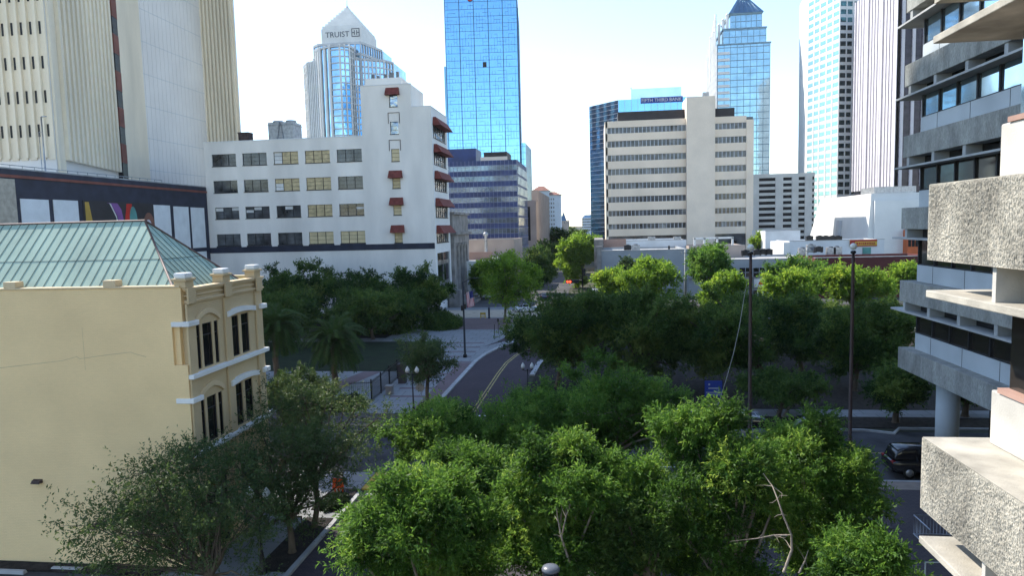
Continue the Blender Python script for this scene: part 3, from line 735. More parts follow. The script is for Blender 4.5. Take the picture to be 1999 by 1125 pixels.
for r in range(4):
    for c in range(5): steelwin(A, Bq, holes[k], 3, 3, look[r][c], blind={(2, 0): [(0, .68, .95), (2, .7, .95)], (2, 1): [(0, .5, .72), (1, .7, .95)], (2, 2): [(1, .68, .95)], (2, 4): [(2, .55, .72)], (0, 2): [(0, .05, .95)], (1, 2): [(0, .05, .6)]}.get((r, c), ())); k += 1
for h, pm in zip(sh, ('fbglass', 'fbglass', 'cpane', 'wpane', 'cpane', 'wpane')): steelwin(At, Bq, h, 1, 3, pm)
for h in sideh[:5]: steelwin(A2, (xR, yS), h, 6, 2, 'fbglass', fw=.16)
q = MB(); h = sideh[5]; q.obox(A2, (xR, yS), h[0], h[1], h[2], h[3], -.3, -.24); dk = q.build('storefront', M['winblack'], t)
q = MB(); q.obox(A2, (xR, yS), h[0], h[1], 8.4, 9.1, -.23, -.1); q.obox(A2, (xR, yS), h[0], h[1], 4.6, 5.3, -.23, -.1); q.obox(A2, (xR, yS), 6.3, 6.8, h[2], h[3], -.22, -.08); q.build('storefront_frame', M['greywin2'], dk)
def awn(A, B, s0, s1, z0, z1, d):
    q = MB(); L_ = math.hypot(B[0] - A[0], B[1] - A[1]); ux, uy = (B[0] - A[0]) / L_, (B[1] - A[1]) / L_; nx, ny = uy, -ux
    P = lambda s, dd, z: (A[0] + ux * s + nx * dd, A[1] + uy * s + ny * dd, z)
    e = (s1 - s0) * .04
    q.hexa([P(s0, d, z0), P(s1, d, z0), P(s1, .02, z0), P(s0, .02, z0), P(s0 + e, .35 * d, z1), P(s1 - e, .35 * d, z1), P(s1 - e, .02, z1), P(s0 + e, .02, z1)])
    return q.build('awning', M['awning'], t, .02)
aws = [(792, 110, 842, 140), None, None, (810, 453, 857, 483), (814, 565, 860, 596), (818, 679, 866, 710)]
for a, h in zip(aws, sh):
    if a: awn(At, Bq, h[0] - .55, h[1] + .45, h[3] - .1, PY(*Z(a[0], a[1]), WY)[2], 1.0)
    else:
        q = MB(); s0, s1, z1 = h[0] - .3, h[1] + .3, h[3] + 1.5
        q.obox(At, Bq, s0, s0 + .08, h[3] - .3, z1, 0, .09); q.obox(At, Bq, s1 - .08, s1, h[3] - .3, z1, 0, .09); q.obox(At, Bq, s0, s1, z1, z1 + .08, 0, .09); q.build('awning_frame', M['rust'], t)
for z1 in ztops: awn(A2, (xR, yS), ya - WY - .2, yb - WY + .2, z1 - .3, z1 + 1.15, 1.5)
zc0, zc1 = PY(410, 487, WY)[2], PY(410, 483, WY)[2]
zb0, zb1 = PY(640, 489, WY)[2], PY(640, 480, WY)[2]
b = MB(); b.obox(A, Bq, 0, xR - xL - .05, zb0 - .1, zb1 + .1, .0, .06)
for i in range(5): b.obox(A, Bq, holes[15 + i][0] - .1, holes[15 + i][1] + .1, zb1 + .1, holes[15 + i][2] - .13, 0, .05)
b.obox(A, Bq, sh[5][0] + xT0 - xL - .05, sh[5][1] + xT0 - xL + .05, zb1 + .1, sh[5][2] - .13, 0, .05)
b.build('dark_band', M['navy'], t)
b = MB(); b.obox(A, (xT0, WY), 0, xT0 - xL, zM, zM + .14, -.5, .06); b.obox(At, (xT1, WY), 0, xT1 - xT0, zT, zT + .14, -.5, .06); b.obox((xT1, WY), Bq, 0, xR - xT1, zS, zS + .14, -.5, .06)
b.obox(A2, (xR, yS), 0, yS - WY, zS, zS + .14, -.5, .06); b.build('coping', M['plaster2'], t)
ph = pyb(715, 166, 785, 152, WY + 4)
b = MB(); x0, x1 = PY(714, 160, WY + 4)[0], PY(783, 160, WY + 4)[0]; b.box(x0, x1, WY + 4, WY + 12, zT - .4, PY(750, 152, WY + 4)[2]); pt = b.build('penthouse', M['plaster'], t)
b = MB()
for u, v, r in ((728, 146, .35), (738, 148, .25), (752, 145, .3), (764, 142, .5), (776, 140, .3)):
    x, _, z = PY(u, v, WY + 7); b.tube([(x, WY + 7, zT), (x, WY + 7, z)], r, 8)
parts(b, 'vent_pipe', M['steel'], pt)
# carved stone temple front on the street side
y0, y1 = yS + .2, 148.0
b = MB(); ze = PX(912, 442, xR)[2]; ze = 15.2
b.box(xR - 12, xR - .9, y0, y1, 0, ze - .2); b.box(xR - 12, xR + .7, y0, y1, 12.0, 13.6); b.box(xR - 12, xR + .5, y0, y1, 14.2, ze + 2.4); b.box(xR - 12, xR + 1.2, y0 - .1, y1 + .6, 13.6, 14.2); b.box(xR - 12, xR + .9, y0 - .05, y1 + .2, ze + 2.4, ze + 2.9)
b.box(xR - 1, xR + .6, y0, y0 + 1.8, 0, 12.0); b.box(xR - 1, xR + .6, y1 - 1.8, y1, 0, 12.0); b.box(xR - 1, xR + 1.8, y0, y1, 0, 1.0)
st = b.build('stone_front', M['stone'], t, .04)
for k in range(4):
    y = y0 + 3.0 + k * (y1 - y0 - 6) / 3; q = MB()
    q.lathe([(.85, 0), (.85, .5), (.66, .7), (.62, 5), (.55, 10.2), (.75, 10.5), (.8, 11.0)], (xR - .05, y, 1.0), 20); q.build('column', M['stone'], t)
q = MB()
for y in (134.5, 138, 141.5, 145): q.box(xR - .88, xR - .8, y - .9, y + .9, 1.2, 10.8)
parts(q, 'portico_window', M['winblack'], t)
q = MB(); q.box(xR + 1.85, xR + 4.2, y0 - 2, y1 - 6, 0, .5); q.box(xR + 1.85, xR + 3.4, y0 - 2, y1 - 6, .5, .9); q.box(xR + .3, xR + 2.4, y0 - 4.5, y0 - 2.2, 0, 3.2); q.build('entrance_steps', M['stone'], t)
# roof plant
t2 = thing('cooling_tower', (PY(548, 270, 126)[0], 126, zM - .6), 'galvanised cooling tower with leaning ladder on the white building roof', 'cooling tower')
x0, x1, z0, z1 = pyb(523, 265, 572, 238, 126)
b = MB(); b.box(x0, x1, 126, 130, zM - .1, z1); b.box(x0 - .1, x1 + .1, 125.9, 130.1, z0 + 2.0, z0 + 2.15); b.build('casing', M['steel'], t2, .05)
b = MB(); 
for x in (x0 + .3, (x0 + x1) / 2, x1 - .3): b.box(x - .12, x + .12, 126.1, 126.4, zM - .6, z0 + .58); b.box(x - .12, x + .12, 129.6, 129.9, zM - .6, z0 + .58)
parts(b, 'support', M['rust'], t2)
for x in (x0 + 1.2, x1 - 1.2):
    q = MB(); q.lathe([(1, 0), (1, .45), (.9, .5)], (x, 128, z1), 16); q.build('fan_cowl', M['steel'], t2)
q = MB(); xm = x0 + 1.9; q.tube([(xm - .25, 125.8, zM), (xm + .5, 125.85, z1)], .06, 4); q.tube([(xm + 1.35, 125.8, zM), (xm + .6, 125.85, z1)], .06, 4)
for k in range(6): q.tube([(xm - .15 + .1 * k, 125.8, zM + .4 + .5 * k), (xm + 1.25 - .1 * k, 125.8, zM + .4 + .5 * k)], .03, 4)
q.build('ladder', M['steel'], t2)
x0, x1, z0, z1 = pyb(465, 275, 485, 258, 123)
b = MB(); b.box(x0, x1, 123, 124.8, zM - .6, z1 - .15); b.box(x0 - .08, x1 + .08, 122.9, 124.9, z1 - .15, z1)
o = b.build('roof_vent', M['rust']); solo(o, 'small dark rusty vent box on the roof of the white building', 'roof vent')
# ------------------------------------------------------------------ blue mirror glass tower
R_ = random.Random(3)
t = thing('blue_glass_tower', (-54, 347, 0), 'tall flat blue mirror glass tower behind the white building', 'tower')
Y = 330; x0 = PY(868.5, 200, Y)[0]; x1 = PY(1006.5, 200, Y)[0]
bx('glass_facade', M['bglass'], t, (x0, x1, Y, Y + 32, 0, 121.6))
b = MB(); nb = 5; bw = (x1 - x0) / nb; zf = 0
for i in range(nb + 1): x = x0 + i * bw; b.box(x - .17, x + .17, Y - .16, Y, 0, 121.6)
z = 3.0
fl = 0
while z < 121:
    b.box(x0 + .25, x1 - .25, Y - .08, Y, z - .075, z + .075)
    for i in range(nb):
        for k in range(1, 5):
            x = x0 + (i + k / 5) * bw
            if R_.random() < .62: b.box(x - .055, x + .055, Y - .07, Y, z + .11, z + (1.7 if R_.random() < .5 else 3.2))
        if R_.random() < .7:
            k = R_.randint(0, 3); xa = x0 + (i + k / 5) * bw; b.box(xa, xa + bw * R_.choice((.2, .4, .6)) * .9, Y - .072, Y, z + 1.64, z + 1.74)
    z += 3.35
b.build('mullion_grid', M['bmull'], t)
bx('roof_band', M['bmull'], t, (x0 - .1, x1 + .1, Y - .3, Y + 32, 121.6, 126))
q = MB(); cx, _, cz = PY(911, -3, Y - .4); q.tube([(cx, Y - .5, cz), (cx, Y - .31, cz)], 1.3, 20); q.build('round_logo', M['red'], t)
b = MB()
for k in range(8): b.box(x1, x1 + .5, Y + 1 + k * 4, Y + 3.2 + k * 4, 0, 117)
parts(b, 'side_fin', M['bmull'], t)
b = MB(); b.box(x0 - 1.6, x0, Y + 4, Y + 30, 0, 92); b.build('set_back_wing', M['bglass'], t)
x, _, z = PY(940, 126, Y); bx('dark_window', M['bronze'], t, (x - .9, x + .9, Y - .1, Y - .02, z - 1.2, z + 1.2)); t.rotation_euler.z = math.radians(5)
t = thing('blue_glass_annexe', (-32, 340, 0), 'low blue glass annexe stepping out from the foot of the blue tower', 'building')
xa, xb = PY(1006, 300, 334)[0], PY(1026, 300, 334)[0]; zt = PY(1015, 279, 334)[2]
bx('glass_facade', M['bglass'], t, (xa, xb, 334, 366, 0, zt)); b = MB()
for k in range(1, 4): x = xa + k * (xb - xa) / 4; b.box(x - .08, x + .08, 333.9, 334, 0, zt)
for k in range(18): b.box(xa, xb, 333.92, 334, 2 + k * 3, 2.16 + k * 3)
for k in range(9): b.box(xb, xb + .12, 336 + k * 3.4, 336.2 + k * 3.4, 0, zt)
b.build('mullion_grid', M['bmull'], t)

# ------------------------------------------------------------------ navy spandrel office
t = thing('navy_office', (-32, 214, 0), 'square office block with alternating navy panels and glass bands', 'office block')
Y = 200; x0 = PY(872, 400, Y)[0]; x1 = PY(1010.5, 400, Y)[0]; zt = PY(950, 313.5, Y)[2]; pit = 3.03
bx('wall', M['navyspan'], t, (x0, x1, Y, Y + 29, 0, zt)); 
for k in range(9):
    z1 = zt - 1.42 - k * pit
    q = MB(); q.box(x0, x1, Y - .03, Y, z1 - 1.5, z1); q.box(x1, x1 + .03, Y, Y + 29, z1 - 2.4, z1); parts(q, 'window_band', M['navyglass'], t)
b = MB(); n = 18
for i in range(n + 1): x = x0 + (x1 - x0) * i / n; b.box(x - .05, x + .05, Y - .12, Y - .031, 0, zt)
for k in range(10):
    z1 = zt - 1.42 - k * pit
    for z in (z1, z1 - 1.5): b.box(x0, x1, Y - .10, Y - .031, z - .05, z + .05)
    if k < 9:
        rr = random.Random(k)
        for i in range(n):
            if rr.random() < .55: b.box(x0 + (x1 - x0) * i / n, x0 + (x1 - x0) * (i + 1) / n, Y - .09, Y - .031, z1 - .45, z1 - .38)
for k in range(8): b.box(x1 + .031, x1 + .15, Y + 1.5 + k * 3.6, Y + 1.65 + k * 3.6, 0, zt)
for k in range(10): b.box(x1 + .031, x1 + .13, Y, Y + 29, zt - 1.42 - k * pit - .05, zt - 1.42 - k * pit + .06)
b.build('mullion_grid', M['blumull'], t)
b = MB(); b.box(PY(940, 300, Y)[0], PY(986, 300, Y)[0], Y + 4, Y + 14, zt, PY(960, 297, Y + 4)[2]); pt = b.build('roof_plant', M['bronze'], t)
b = MB(); xx = PY(990, 305, Y + 3)[0]; b.box(PY(938, 305, Y + 3)[0], xx, Y + 3, Y + 3.5, zt, PY(960, 306, Y + 3)[2]); b.build('roof_screen', M['beige'], t)
b = MB(); b.box(PY(870, 300, Y + 10)[0], PY(929, 300, Y + 10)[0], Y + 10, Y + 20, zt, PY(900, 290.5, Y + 10)[2]); b.build('penthouse', M['navyspan'], t)

# ------------------------------------------------------------------ stepped tower with the lettered white crown
t = thing('crowned_tower', (-149, 440, 0), 'pale ribbed tower with stepped white pyramid crown lettered TRUIST', 'tower')
Y = 420; X = lambda u, v=200, y=420: PY(u, v, y)[0]; ZZ = lambda u, v: PY(u, v, 420)[2]
def pp(u, y, v=200): return (PY(u, v, y)[0], y)
hs = ZZ(700, 111)
P_main = [pp(597, Y + 16), pp(604, Y + 8), pp(614, Y + 6), pp(617, Y), pp(692, Y), pp(722, Y + 5), pp(752, Y + 10), pp(770, Y + 18), (pp(770, Y + 18)[0], Y + 48), (pp(597, Y + 16)[0], Y + 48)]
b = MB(); b.prism(P_main, 0, hs); b.build('glass_shaft', M['tglass'], t)
def ribs(b, P, k0, k1, n, z1, w, d, m=0):
    A, B = P[k0], P[k1]; L = seg(A, B)
    for i in range(n + 1):
        s = L * i / n; b.obox(A, B, s - w / 2, s + w / 2, 0, z1, .0, d, m)
b = MB()
for k, n, w in ((0, 3, 1.1), (1, 3, 1.0), (3, 2, 1.0), (4, 4, .9), (5, 4, .8), (6, 3, .8)): ribs(b, P_main, k, k + 1, n, hs + (.6 if k < 4 else .2), w, .5)
b.build('stone_ribs', M['palestone'], t)
b = MB(); z = 6
while z < hs - 1:
    for k in (0, 1, 4, 5, 6): b.obox(P_main[k], P_main[k + 1], 0, seg(P_main[k], P_main[k + 1]), z, z + .8, 0, .25)
    z += 3.9
for k in range(4, 7): b.obox(P_main[k], P_main[k + 1], 0, seg(P_main[k], P_main[k + 1]), hs - 1.2, hs, 0, .6)
b.build('floor_bands', M['stonerib'], t)
hb = ZZ(655, 97)
Pb = [pp(622, Y - 1), pp(630, Y - 5), pp(648, Y - 9), pp(668, Y - 10), pp(686, Y - 7), pp(694, Y - 1)]
b = MB(); b.prism(Pb, 0, hb); b.build('front_bay', M['tglass'], t)
b = MB()
for k, n, w in ((0, 2, 1.9), (1, 2, 1.7), (2, 1, .9), (3, 2, .7), (4, 2, .7)): ribs(b, Pb, k, k + 1, n, hb + .8, w, .7)
b.build('bay_ribs', M['ivory'], t)
b = MB(); z = 6
while z < hb - 1:
    for k in (2, 3, 4): b.obox(Pb[k], Pb[k + 1], 0, seg(Pb[k], Pb[k + 1]), z, z + .7, 0, .3)
    z += 3.9
for k in range(5): b.obox(Pb[k], Pb[k + 1], 0, seg(Pb[k], Pb[k + 1]), hb - 1, hb, 0, .8)
b.build('bay_floor_bands', M['stonerib'], t)
zt2 = ZZ(680, 81)
P2 = [pp(613, Y + 6, 95), pp(621, Y + 2, 95), pp(704, Y + 2, 95), pp(728, Y + 14, 95), pp(745, Y + 24, 95), (pp(745, Y + 24, 95)[0], Y + 46), (pp(613, Y + 6, 95)[0], Y + 46)]
b = MB(); b.prism(P2, 80, zt2); b.build('upper_shaft', M['tglass'], t)
b = MB()
for k, n in ((0, 1), (1, 8), (2, 5), (3, 4)): ribs(b, P2, k, k + 1, n, zt2 + .3, .7, .4)
for z in (zt2 - 1.2, zt2 - 8):
    for k in range(4): b.obox(P2[k], P2[k + 1], 0, seg(P2[k], P2[k + 1]), z, z + 1.4, 0, .5)
b.build('upper_ribs', M['stonerib'], t)
xc0, xc1 = X(625, 70), X(703, 70); yb = Y + 2 + 30; zc0 = zt2; zc1 = ZZ(660, 52.5)
b = MB(); b.box(xc0, xc1, Y + 2, yb, zc0, zc1); cr = b.build('crown', M['ivory'], t)
ap = PY(677.5, 17, Y + 17); ns = 9
b = MB()
for k in range(ns):
    a = (k + .4) / (ns + .6); w = 1 - a
    cx0 = xc0 + (ap[0] - xc0) * a; cx1 = xc1 + (ap[0] - xc1) * a; cy0 = Y + 2 + 15 * a; cy1 = yb - 15 * a
    b.box(cx0, cx1, cy0, cy1, zc1 + (ap[2] - zc1) * k / ns, zc1 + (ap[2] - zc1) * (k + 1) / ns)
b.build('pyramid_steps', M['ivory'], t)
q = MB(); q.lathe([(1.3, 0), (1.3, 1), (.9, 1.6), (.3, 2.6), (.12, 8)], (ap[0], ap[1], ap[2] - .5), 10); q.build('finial', M['stonerib'], t)
x0, z0 = X(633, 72), ZZ(633, 72.0)
text('lettering', 'TRUIST', M['signtext'], t, (x0, Y + 1.95, z0 + .1), 4.6, FRONT, X(680) - X(633.5), .1)
b = MB(); sx, sz, s = X(684.5, 72), z0 - .3, X(700) - X(684.5); ybk = Y + 1.8
T = .45
for q_ in ((0, s, 0, T), (0, s, s - T, s), (0, T, T, s - T), (s - T, s, T, s - T)): b.box(sx + q_[0], sx + q_[1], ybk, Y + 2, sz + q_[2], sz + q_[3])
m1 = s / 2
b.box(sx + T, sx + m1 - .5, ybk, Y + 2, sz + m1 - T / 2, sz + m1 + T / 2); b.box(sx + m1 - .95, sx + m1 - .5, ybk, Y + 2, sz + s * .22, sz + m1 - T / 2); b.box(sx + m1 - .95, sx + m1 - .5, ybk, Y + 2, sz + m1 + T / 2, sz + s * .78)
b.box(sx + m1 + .5, sx + s - T, ybk, Y + 2, sz + m1 - T / 2, sz + m1 + T / 2); b.box(sx + m1 + .5, sx + m1 + .95, ybk, Y + 2, sz + s * .22, sz + m1 - T / 2); b.box(sx + m1 + .5, sx + m1 + .95, ybk, Y + 2, sz + m1 + T / 2, sz + s * .78)
b.build('square_emblem', M['signtext'], t)

# ------------------------------------------------------------------ blue pyramid-topped tower
t = thing('pyramid_tower', (86, 437, 0), 'blue stepped glass tower with pointed roof at upper right', 'tower')
Y = 420; tiers = [(1401, 1503.5, 86, 0), (1412, 1495.5, 56, 3), (1426, 1487, 27, 6)]
lastz = 0; zs = []
for i, (u0, u1, v, dy) in enumerate(tiers):
    xa, xb = PY(u0, v, Y + dy)[0], PY(u1, v, Y + dy)[0]; zt = PY((u0 + u1) / 2, v, Y + dy)[2]
    if i == 0: xa0 = xa
    bx('glass_tier', M['tealglass'], t, (xa, xb, Y + dy, Y + 38 - dy, lastz, zt))
    b = MB(); n = 8 - i
    for k in range(n + 1): x = xa + (xb - xa) * k / n; b.box(x - .1, x + .1, Y + dy - .2, Y + dy, lastz, zt)
    z = max(3, lastz + .5)
    while z < zt: b.box(xa, xb, Y + dy - .15, Y + dy, z, z + .35); z += 3.7
    b.box(xa - .5, xb + .5, Y + dy - .6, Y + 38 - dy, zt, zt + .7)
    b.build('mullion_grid', M['tmull'], t); zs.append((xa, xb, zt)); lastz = zt + .7
xa, xb, zt = zs[-1]
b = MB(); P = [(xa - 1, Y + 5), (xb + 1, Y + 5), (xb + 1, Y + 33), (xa - 1, Y + 33)]; ap = PY(1456, -14, Y + 19)
cx = (xa + xb) / 2
b.loft(P, zt + .7, [(cx - .4, Y + 18.6), (cx + .4, Y + 18.6), (cx + .4, Y + 19.4), (cx - .4, Y + 19.4)], ap[2]); rf = b.build('pointed_roof', M['bmull'], t)
b = MB()
for k in range(1, 7):
    s = k / 7; b.tube([(xa - 1 + (xb - xa + 2) * s, Y + 4.9, zt + 1), (cx - .4 + .8 * s, Y + 18.5, ap[2])], .18, 4)
b.build('roof_ribs', M['tealglass'], rf)
b = MB(); n = 9; L = 36   # stone side facing left with piers that step up
A, B = (xa0, Y + 37), (xa0, Y)
for k in range(n + 1):
    s = L * k / n; zt = 116 + (zs[1][2] - 104) * (k / n); b.obox(A, B, s - .9, s + .9, 0, zt if k < n else zs[0][2], 0, .7)
z = 2
while z < 112: b.obox(A, B, 0, L, z, z + 1.7, 0, .4); z += 3.7
b.build('stone_side', M['ivory'], t)
for k, (u, v) in enumerate(((1388, 75), (1396, 62), (1404, 50), (1412, 40), (1420, 30))):
    yy = Y + 22 - 4 * k; pp = PX(u, v, xa0 - .3) if u < 1400 else PY(u, v, Y + 6); xx, yy, zz = pp; q = MB(); q.box(xx - .7, xx + .7, yy, yy + 1.2, 100, zz); q.lathe([(.9, 0), (.9, .6), (.1, 1.6)], (xx, yy + .6, zz), 8); q.build('roof_pier', M['palestone'], t)
b = MB(); xa, xb = PY(1401, 200, Y)[0], PY(1424, 200, Y)[0]; z = 3
while z < zs[0][2] - 4: b.box(xa, xb, Y - .5, Y, z, z + 1.5); z += 3.7
b.build('pale_corner_bands', M['palestone'], t)

# ------------------------------------------------------------------ faceted white tower
t = thing('white_banded_tower', (126, 380, 0), 'very tall white tower banded with aqua windows on faceted sides', 'tower')
c0 = PY(1637, 200, 360)[:2]; cl = PL(1575, 250, c0, (c0[0] - 29, c0[1] + 100))[:2]; cr_ = PL(1673, 200, c0, (c0[0] + 100, c0[1] + 25))[:2]
P = [cl, c0, cr_, (cr_[0] + 20, cr_[1] + 5), (cr_[0] + 20, cl[1] + 30), (cl[0] + 4, cl[1] + 30)]
b = MB(); b.prism(P, 0, 134); b.build('shaft', M['ivory'], t)
z0 = PY(1600, 386, 365)[2] - 3; L1 = seg(cl, c0); L2 = seg(c0, cr_)
fl = 0; z = 8
while z < 130:
    q = MB(); nn = 4; rr = random.Random(int(z))
    q.obox(cl, c0, .5, L1 - .6, z, z + 1.9, .0, .05, 0); q.build('window_band', M['aquaglass'], t)
    q = MB(); q.obox(c0, cr_, .4, L2 - .2, z, z + 2.2, 0, .05, 0); q.build('window_band', M['greenglass'], t); z += 3.75
for k in range(1, 5):
    q = MB(); s = L1 * k / 5 + .3 * (k % 2); q.obox(cl, c0, s - .55, s + .55, 0, 134, 0, .12); q.build('pier', M['ivory'], t)
for f0, f1 in ((.33, .40), (.66, .76)):
    q = MB(); q.obox(c0, cr_, L2 * f0, L2 * f1, 0, 134, 0, .14); q.build('pier', M['ivory'], t)

# ------------------------------------------------------------------ lilac finned tower
t = thing('lilac_finned_tower', (134, 330, 0), 'tall lilac tower of close vertical fins beside the concrete building', 'tower')
c0 = PY(1755, 200, 300)[:2]; far = PX(1671, 200, c0[0])[1]; zb = PY(1755, 364, 300)[2]
b = MB(); b.box(c0[0], c0[0] + 40, 300, far, zb - 6, 114); b.build('shaft', M['purplewin'], t)
b = MB(); A, B = (c0[0], far), (c0[0], 300.0); L = seg(A, B); n = 15
for k in range(n + 1):
    s = L * k / n; b.obox(A, B, max(0, s - .95), min(L, s + .95), zb, 114, 0, 1.0 if k % 5 else 1.3)
b.obox(A, B, L - 3.2, L, zb, 114, 0, 1.1)
parts(b, 'side_fin', M['lilac'], t)
b = MB(); z = zb + 1
while z < 112: b.obox(A, B, 0, L - 3.2, z, z + .95, 0, .35); z += 3.6
b.build('side_spandrels', M['lilac'], t)
b = MB(); n = 9
for k in range(n): x = c0[0] + .3 + k * 4.0; b.box(x, x + 1.1, 299.2, 300, zb, 114)
parts(b, 'front_fin', M['lilac'], t)
b = MB(); z = zb + 1
while z < 112: b.box(c0[0], c0[0] + 36, 299.8, 300, z, z + .5); z += 3.6
b.build('front_spandrels', M['purplewin'], t)

# ------------------------------------------------------------------ bank office with mirror glass and sign
t = thing('bank_office', (20, 348, 0), 'mirror glass office block with blue FIFTH THIRD BANK sign along its top', 'office block')
Y = 330; c0 = PY(1208, 300, Y)[:2]; cl = PL(1151.5, 300, c0, (c0[0] - 67.5, c0[1] + 73.7))[:2]; xr = PY(1362, 300, Y)[0]
zt = PY(1208, 195, Y)[2]
b = MB(); b.prism([cl, c0, (xr, Y), (xr, Y + 45), (cl[0] + 10, cl[1] + 30)], 0, zt); b.build('glass_facade', M['bglassd'], t)
b = MB(); b.prism([(c0[0] + .02, Y - .05), (xr, Y - .05), (xr, Y), (c0[0] + .02, Y)], zt - 10, zt); b.build('blue_glass_band', M['bglass'], t)
b = MB(); L = seg(cl, c0)
z = 3
while z < zt - .5: b.obox(cl, c0, 0, L, z, z + .22, 0, .1); z += 2.1
for k in range(13): x = c0[0] + (xr - c0[0]) * k / 12; b.box(x - .07, x + .07, Y - .15, Y - .05, zt - 10, zt)
b.build('mullion_grid', M['alu'], t)
x0, x1, z0, z1 = pyb(1232, 195, 1330, 171.5, Y + 6)
b = MB(); b.box(x0, x1, Y + 6, Y + 18, zt, z1); b.box(x0 - .3, x0 + .3, Y + 5.8, Y + 6.3, z1, z1 + .8); b.build('plant_room', M['paleglass'], t)
x0, x1, z0, z1 = pyb(1250.5, 200, 1333, 189, Y - .3)
sg = bx('sign_board', M['bluesign'], t, (x0, x1, Y - .35, Y - .16, z0, z1))
text('sign_lettering', 'FIFTH THIRD BANK', M['signwhite'], t, (x0 + .5, Y - .37, z0 + .55), 2.2, FRONT, x1 - x0 - 1, .03)

# ------------------------------------------------------------------ beige banded office
t = thing('beige_office', (25, 233, 0), 'beige office block with ribbon windows and tall blank lift tower', 'office block')
Y = 220; f5 = lambda a, c: (1130 + a / 3.215, 150 + c / 3.215)
x0 = PY(*f5(172, 640), Y)[0]; xe = PY(*f5(1095, 640), Y)[0]; xt0 = PY(*f5(673, 640), Y)[0]; xt1 = PY(*f5(850, 640), Y)[0]; xm = PY(*f5(1050, 640), Y)[0]
zt = PY(*f5(420, 270), Y)[2]
b = MB(); b.box(x0 + .1, xe - .1, Y + .5, Y + 26, 0, zt - .3); b.build('core', M['greywin'], t)
rowsb = [(320, 357), (404, 443), (493, 531), (580, 618), (668, 705), (754, 790), (842, 876), (926, 958)]
zr = [(PY(*f5(200, c), Y)[2], PY(*f5(200, a), Y)[2]) for a, c in rowsb]
zedges = [zt] + [z for a, c in zr for z in (c, a)] + [PY(*f5(300, 1000), Y)[2]]
b = MB()
for k in range(0, len(zedges), 2): b.box(x0, xt0, Y, Y + .5, zedges[k + 1], zedges[k]); b.box(xt1, xm, Y, Y + .5, zedges[k + 1], zedges[k])
b.box(x0, x0 + .5, Y + .0, Y + .5, 0, zt); b.box(x0 - .3, x0, Y, Y + 26, 0, zt); b.box(xm, xe, Y - .2, Y + 26, 0, zt - 1.2); b.box(x0, xt0, Y + 2, Y + 3, 0, zedges[-1])
b.box(x0 + .1, xm, Y + .5, Y + 26, zt - .3, zt)
b.build('wall', M['beige'], t)
rr = random.Random(5)
for a, c in zr:
    for xa, xb, n in ((x0 + .5, xt0, 20), (xt1, xm, 8)):
        q = MB(); w = (xb - xa) / n
        for k in range(n):
            q.box(xa + k * w + .08, xa + k * w + w - .08, Y + .33, Y + .36, a, c, 1 if rr.random() < .22 else 0)
        for k in range(n + 1): x = xa + k * w; q.box(x - .1, x + .1, Y + .2, Y + .4, a, c, 2)
        q.build('ribbon_window', [M['greywin'], M['greywin2'], M['alu']], t)
zT = PY(*f5(760, 122), Y - 1.5)[2]
bx('lift_tower', M['beigetile'], t, (xt0, xt1, Y - 1.5, Y + 9, 0, zT))
a = pyb(*f5(245, 275), *f5(670, 212), Y + 3); bx('roof_screen', M['bronze'], t, (a[0], xt0, Y + 3, Y + 14, zt, a[3]))
a = pyb(*f5(852, 250), *f5(977, 195), Y + 3); bx('roof_screen', M['bronze'], t, (xt1, a[1], Y + 3, Y + 14, zt, a[3]))
a = pyb(*f5(778, 120), *f5(816, 95), Y + 2); bx('roof_hatch', M['steel'], t, (a[0], a[1], Y + 2, Y + 4, zT, a[3]))

# ------------------------------------------------------------------ parking garage
t = thing('parking_garage', (90, 310, 0), 'open sided concrete parking garage with dark level openings', 'garage')
Y = 300; x0 = PY(1470, 400, Y)[0]; x1 = PY(1590, 400, Y)[0]; zt = PY(1520, 339, Y)[2]
bx('decks', M['dark'], t, (x0 + .2, x1, Y + .6, Y + 34, 0, zt - 1))
b = MB(); z = zt - 1.6
b.box(x0, x1, Y, Y + 34, zt - 1.6, zt)
while z > 2: z -= 2.43; b.box(x0, x1, Y, Y + .6, z, z + 1.15)
parts(b, 'parapet', M['garage'], t)
b = MB(); us = (1472, 1521, 1552, 1574)
for u, w in ((1474, 2.2), (1521, 2.2), (1552, 1.8), (1578, 2)): x = PY(u, 400, Y)[0]; b.box(x - w / 2 - .4, x + w / 2 + .4, Y - .15, Y + .8, 0, zt - 1)
parts(b, 'pillar', M['garage'], t)
b = MB()
for u, v0, v1 in ((1484, 325, 338), (1529, 312, 338)): x, _, z = PY(u, v0, Y + 4); b.tube([(x, Y + 4, zt), (x, Y + 4, z)], .1, 5)
parts(b, 'roof_mast', M['steel'], t)

# ------------------------------------------------------------------ sloping white museum-like block
t = thing('white_battered_block', (95, 225, 0), 'windowless white block with sloping walls and one tall slot', 'building')
cx0 = PY(1700, 420, 200)[0]; yf = 251; zt = PY(1700, 378, 200)[2]
b = MB(); b.loft([(cx0 - 1.6, 199), (cx0 + 34, 199), (cx0 + 34, yf + 6), (cx0 - 1.6, yf + 6)], 0, [(cx0, 200), (cx0 + 34, 200), (cx0 + 34, yf - 8), (cx0, yf - 8)], zt)
b.build('wall', M['ivory'], t)
y = PX(1644, 445, cx0)[1]; q = MB(); q.hexa([(cx0 - 1.9, y - 1.7, 6), (cx0 + 1, y - 1.7, 6), (cx0 + 1, y + 1.2, 6), (cx0 - 1.9, y + 1.2, 6), (cx0 - 1.5, y - 1.7, PX(1644, 430, cx0)[2]), (cx0 + 1, y - 1.7, PX(1644, 430, cx0)[2]), (cx0 + 1, y + .6, PX(1644, 430, cx0)[2]), (cx0 - 1.5, y + .6, PX(1644, 430, cx0)[2])])
q.build('slot', M['stonerib'], t)
